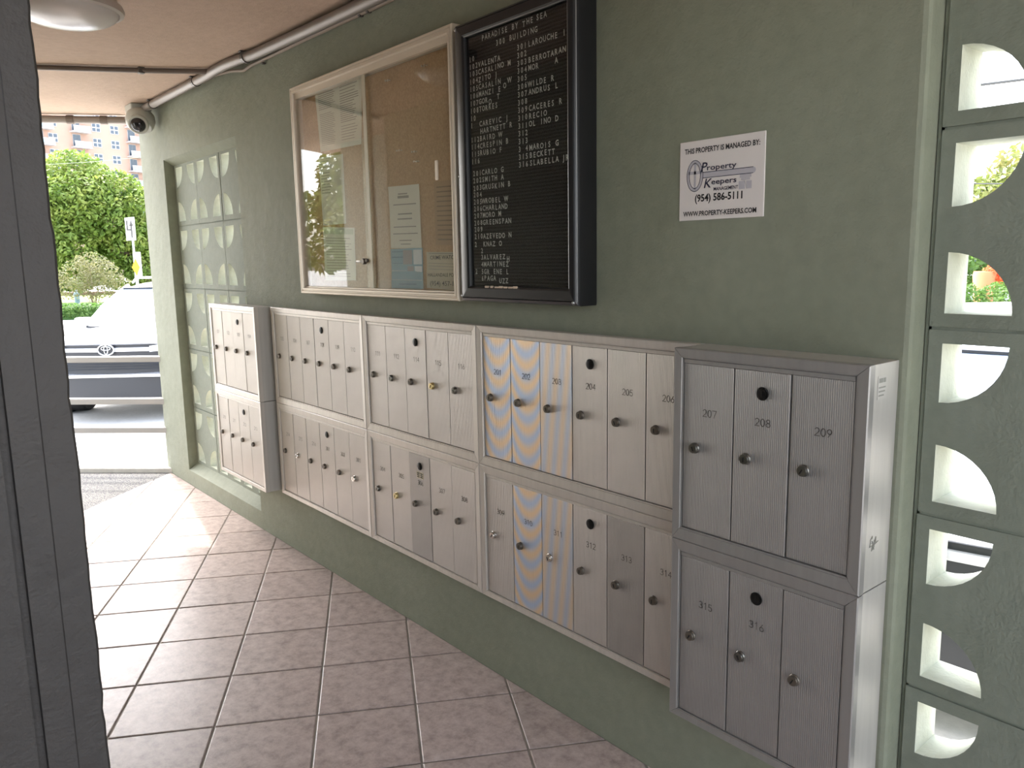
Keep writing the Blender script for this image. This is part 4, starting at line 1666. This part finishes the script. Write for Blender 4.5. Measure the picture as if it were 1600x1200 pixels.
b_.add([((ax * s_ + Vector((ax.y, -ax.x, 0)) * y).x, (ax * s_ + Vector((ax.y, -ax.x, 0)) * y).y, zc + z) for y in (.03, .05) for s_, z in ps], [(0, 1, 2, 3), (7, 6, 5, 4)] + [(i, (i + 1) % 4, 4 + (i + 1) % 4, 4 + i) for i in range(4)])
link('diamond_plate', b_.mesh('diamond_plate', YELLOW), t2)
b_ = MB()
b_.tube([(0, 0, 0), (0, 0, z1)], .025, 8)
link('post', b_.mesh('post', SIGNPOST), t2)
b_ = MB()
za, zb_ = at(214, 435, 25).z - GZ, at(214, 394, 25).z - GZ
off = ax * (-.10) + Vector((-ax.y, ax.x, 0)) * .3
b_.box(off.x - .09, off.x + .09, off.y - .09, off.y + .09, za, zb_)
link('white_panel', b_.mesh('white_panel', Mat('white_panel_paint', 'eef0f2', .5).m), t2)

# dark car passing far left
B = ground_at(78, 56)
t = empty('distant_car', B, math.atan2(ax.y, ax.x))
tag(t, 'dark blue car on the road far beyond the lawn', 'car')
b_ = MB()
b_.prism([(-2.2, .35), (2.2, .35), (2.25, .75), (1.4, .95), (.7, 1.4), (-1.0, 1.42), (-1.9, .95), (-2.25, .85)], 'y', -.85, .85)
link('body', b_.mesh('body', CARDARK), t)
b_ = MB()
b_.prism([(-1.7, .98), (1.2, .98), (.65, 1.34), (-.95, 1.36)], 'y', -.87, .87)
link('side_windows', b_.mesh('side_windows', CARGLASS), t)
wm = MB()
wm.lathe([(.2, -.1), (.33, -.1), (.33, .1), (.2, .1)], (0, 0, 0), 'y', 16)
wme = wm.mesh('tyre', TYRE, 40)
for x in (-1.35, 1.35):
    for y in (-.8, .8):
        link('tyre', wme, t, (x, y, .33))
# ------------------------------------------------------------------ peach tower
DEP = 140
FH = math.radians(90)
fd = Vector((-math.sin(.287), math.cos(.287), 0))       # along the facade, away to the right
fn = Vector((fd.y, -fd.x, 0))                            # outward
if fn.dot(CAM_LOC - at(120, 200, DEP)) < 0:
    fn = -fn
F0 = at(120, 200, DEP)


def facade(u, v):
    """pixel -> (s along facade, z)"""
    d = fw + r2 * ((u - 800) / CAM_F) + u2 * ((600 - v) / CAM_F)
    k_ = (F0 - CAM_LOC).dot(fn) / d.dot(fn)
    p = CAM_LOC + d * k_
    return (p - F0).dot(fd), p.z


s_min, _ = facade(30, 200)
s_max, _ = facade(330, 200)
base = F0 + fd * ((s_min + s_max) / 2)
ang = math.atan2(fd.y, fd.x)
T = empty('apartment_tower', (base.x, base.y, GZ), ang)
tag(T, 'tall peach apartment tower with white balconies behind the street tree', 'building')
smid = (s_min + s_max) / 2
sgn = 1 if Vector((-math.sin(ang), math.cos(ang), 0)).dot(fn) > 0 else -1   # outward in local y


def lb(name, s0, s1, y0, y1, z0, z1, mt, par=T, c=0):
    b_ = MB()
    ya, yb_ = sorted((sgn * y0, sgn * y1))
    b_.box(s0 - smid, s1 - smid, ya, yb_, z0 - GZ, z1 - GZ, c)
    return link(name, b_.mesh(name, mt), par)


s75, z75 = facade(80, 190)
_, z75b = facade(83, 215)
STO = z75 - z75b
print('storey', STO, z75)
lb('facade_wall', s_min, s_max + 12, -14, 0, GZ, z75 + 3.2 * STO, PINK)


def window(sc, zc, w_, h_):
    o_ = lb('window', sc - w_ / 2, sc + w_ / 2, 0, .08, zc - h_ / 2, zc + h_ / 2, WINW)
    pw, ph = w_ / 2 - .22, h_ / 2 - .2
    for i in (-1, 1):
        for j in (-1, 1):
            lb('pane', sc + i * w_ / 4 - pw / 2, sc + i * w_ / 4 + pw / 2, .07, .12, zc + j * h_ / 4 - ph / 2, zc + j * h_ / 4 + ph / 2, WINPANE, o_)
    return o_


def balcony(sc, zc, w_):
    o_ = lb('balcony', sc - w_ / 2, sc + w_ / 2, 0, 1.5, zc - 1.45, zc - 1.2, BALC)
    lb('balcony_rail', sc - w_ / 2, sc + w_ / 2, 1.40, 1.5, zc - .42, zc - .30, BALC, o_)
    for i in range(5):
        q = sc - w_ / 2 + .1 + i * (w_ - .2) / 4
        lb('baluster', q - .05, q + .05, 1.42, 1.48, zc - 1.2, zc - .4, BALC, o_)
    lb('balcony_panel', sc - w_ / 2 + .05, sc + w_ / 2 - .05, 1.43, 1.46, zc - 1.15, zc - .45, BALGLASS, o_)
    dr = lb('balcony_door', sc - w_ * .36, sc + w_ * .1, 0, .06, zc - 1.2, zc + 1.0, WINW)
    lb('pane', sc - w_ * .34, sc - w_ * .14, .05, .1, zc - 1.1, zc + .9, WINPANE, dr)
    lb('pane', sc - w_ * .12, sc + w_ * .08, .05, .1, zc - 1.1, zc + .9, WINPANE, dr)


wpx = facade(88, 190)[0] - facade(73, 190)[0]
cols = [('w', 80, 190), ('b', 121, 195), ('w', 149.5, 199.5), ('w', 178, 203.5), ('b', 208, 212), ('b', 62, 188), ('w', 236, 212), ('w', 262, 216)]
for kind_, u, v in cols:
    s_, z_ = facade(u, v)
    if u > 225:
        z_ = z75
    for q in range(-1, 6):
        zz_ = z_ - q * STO
        if zz_ < 3:
            continue
        if kind_ == 'w':
            window(s_, zz_, wpx * .98, STO * .56)
        else:
            balcony(s_, zz_, wpx * 1.9)

# overhead wires
b_ = MB()
A, Bp = at(40, 259, 36), at(260, 242, 30)
b_.tube([A, (A + Bp) / 2 + Vector((0, 0, -.05)), Bp], .009, 5)
tag(obj('overhead_wire', b_, Mat('pale_wire', '8d927f', .6).m), 'thin overhead wire crossing in front of the street tree', 'wire')
b_ = MB()
A, Bp = at(1480, 139, 14), at(1700, 112, 14)
b_.tube([A, Bp], .026, 6)
tag(obj('overhead_wire', b_, WIREM), 'dark overhead wire seen through the top right block hole', 'wire')
b_ = MB()
A, Bp = at(1480, 287, 9.4), at(1700, 287, 9.4)
b_.tube([A, Bp], .008, 5)
tag(obj('overhead_wire', b_, WIREM), 'dark wire seen through the second block hole against foliage', 'wire')

# garden seen through the right screen
D = 12.0
B = at(1600, 300, D)
B.z = GZ
ax2 = ax


def bl2(s, z, r, d=0):
    return bl(s, z, r, d)


cz_ = at(1570, 290, D).z - GZ
blobs = [bl(-.6, cz_ - .25, .45), bl(.25, cz_ + .1, .75), bl(.9, cz_ + .35, .8), bl(-.25, cz_ - .35, .45), bl(.5, cz_ - .5, .6), bl(1.5, cz_, .9)]
tree('olive_tree', B, blobs, 7000, .065, LEAFD, 'olive-leaved tree seen through the second block hole', 'tree', (1.4, .12), 31)
a, b = at(1440, 470, 9.5), at(1760, 470, 9.5)
zt = at(1550, 474, 9.5).z - .05
b_ = MB()
dr = (b - a).normalized()
nr = Vector((-dr.y, dr.x, 0)) * .15
b_.prism([((p + q).x, (p + q).y) for p, q in ((a, -nr), (b, -nr), (b, nr), (a, nr))], 'z', GZ, zt)
b_.prism([((p + q).x, (p + q).y) for p, q in ((a, -nr * 1.3), (b, -nr * 1.3), (b, nr * 1.3), (a, nr * 1.3))], 'z', zt, zt + .05)
tag(obj('garden_wall', b_, Mat('white_garden_wall_paint', 'e9e2e2', .7).m), 'low white garden wall seen through the third block hole', 'wall')
a2, b2 = at(1440, 470, 10.2), at(1760, 470, 10.2)
hedge('garden_hedge', Vector((a2.x, a2.y, 0)), Vector((b2.x, b2.y, 0)), GZ, at(1550, 447, 10.2).z - GZ, .6, 22000, .03, LEAFB, 'clipped hedge above the white garden wall at the right', 22)
# planter with red blossom
C_ = at(1538, 440, 11.2)
t = empty('flower_pot', (C_.x, C_.y, GZ))
tag(t, 'large terracotta planter with red blossom beyond the garden hedge', 'planter')
zz0, zz1 = at(1538, 455, 11.2).z - GZ, at(1538, 424, 11.2).z - GZ
b_ = MB()
b_.lathe([(.09, 0), (.10, zz0 * .6), (.13, zz0), (.15, zz1 - .06), (.14, zz1), (.11, zz1)], (0, 0, 0), 'z', 20)
link('pot', b_.mesh('pot', TERRA, 40), t)
me = leafcloud([(.12, .05, zz1 + .0), (.2, .12, zz1 - .1)], [.16, .14], 500, .03, .8, 41, .3)
me.materials.append(FLOWER)
link('blossom', me, t)['kind'] = 'stuff'
B = at(1480, 420, 12.5)
B.z = GZ
blobs = [bl(0, 1.6, .55), bl(.6, 1.75, .5), bl(-.5, 1.5, .5), bl(.3, 1.2, .6), bl(1.2, 1.6, .5)]
tree('garden_shrub', B, blobs, 3500, .06, LEAFB, 'dark green shrub beyond the white garden wall', 'shrub', (.8, .06), 33)
# low house glimpsed beyond
C_ = at(1540, 320, 30)
t = empty('garden_house', (C_.x, C_.y, GZ), CAM_Y - .55)
tag(t, 'low pale house glimpsed through the block holes behind the garden', 'house')
b_ = MB()
b_.box(-5, 5, 0, 6, 0, 3.0)
link('house_wall', b_.mesh('house_wall', Mat('pale_lilac_render', 'd5d3e0', .8).m), t)
b_ = MB()
b_.prism([(-.5, 2.95), (3, 4.3), (6.5, 2.95)], 'x', -5.5, 5.5)
link('house_roof', b_.mesh('house_roof', Mat('grey_roof_tile', '9c9aa8', .8).m), t)
for x in (-3, 0, 3):
    b_ = MB()
    b_.box(x - .6, x + .6, -.06, 0, 1.0, 2.3)
    w_ = link('window', b_.mesh('window', WINW), t)
    b_ = MB()
    b_.box(x - .5, x - .05, -.1, -.05, 1.1, 2.2)
    b_.box(x + .05, x + .5, -.1, -.05, 1.1, 2.2)
    link('pane', b_.mesh('pane', WINPANE), w_)

# tree and low wall on the open side, mirrored in the notice board glass
B = Vector((-19, -9.5, GZ))
blobs = [(0, 0, 3.2, 1.6), (1.2, .6, 2.6, 1.3), (-1.0, .9, 2.7, 1.3), (.2, -1.0, 2.3, 1.3), (-.3, .2, 4.2, 1.1)]
tree('courtyard_tree', B, blobs, 6000, .13, LEAFD, 'round leafy tree across the car park, mirrored in the notice board glass', 'tree', (1.8, .16), 51)

bpy.data.objects.remove(_fo)
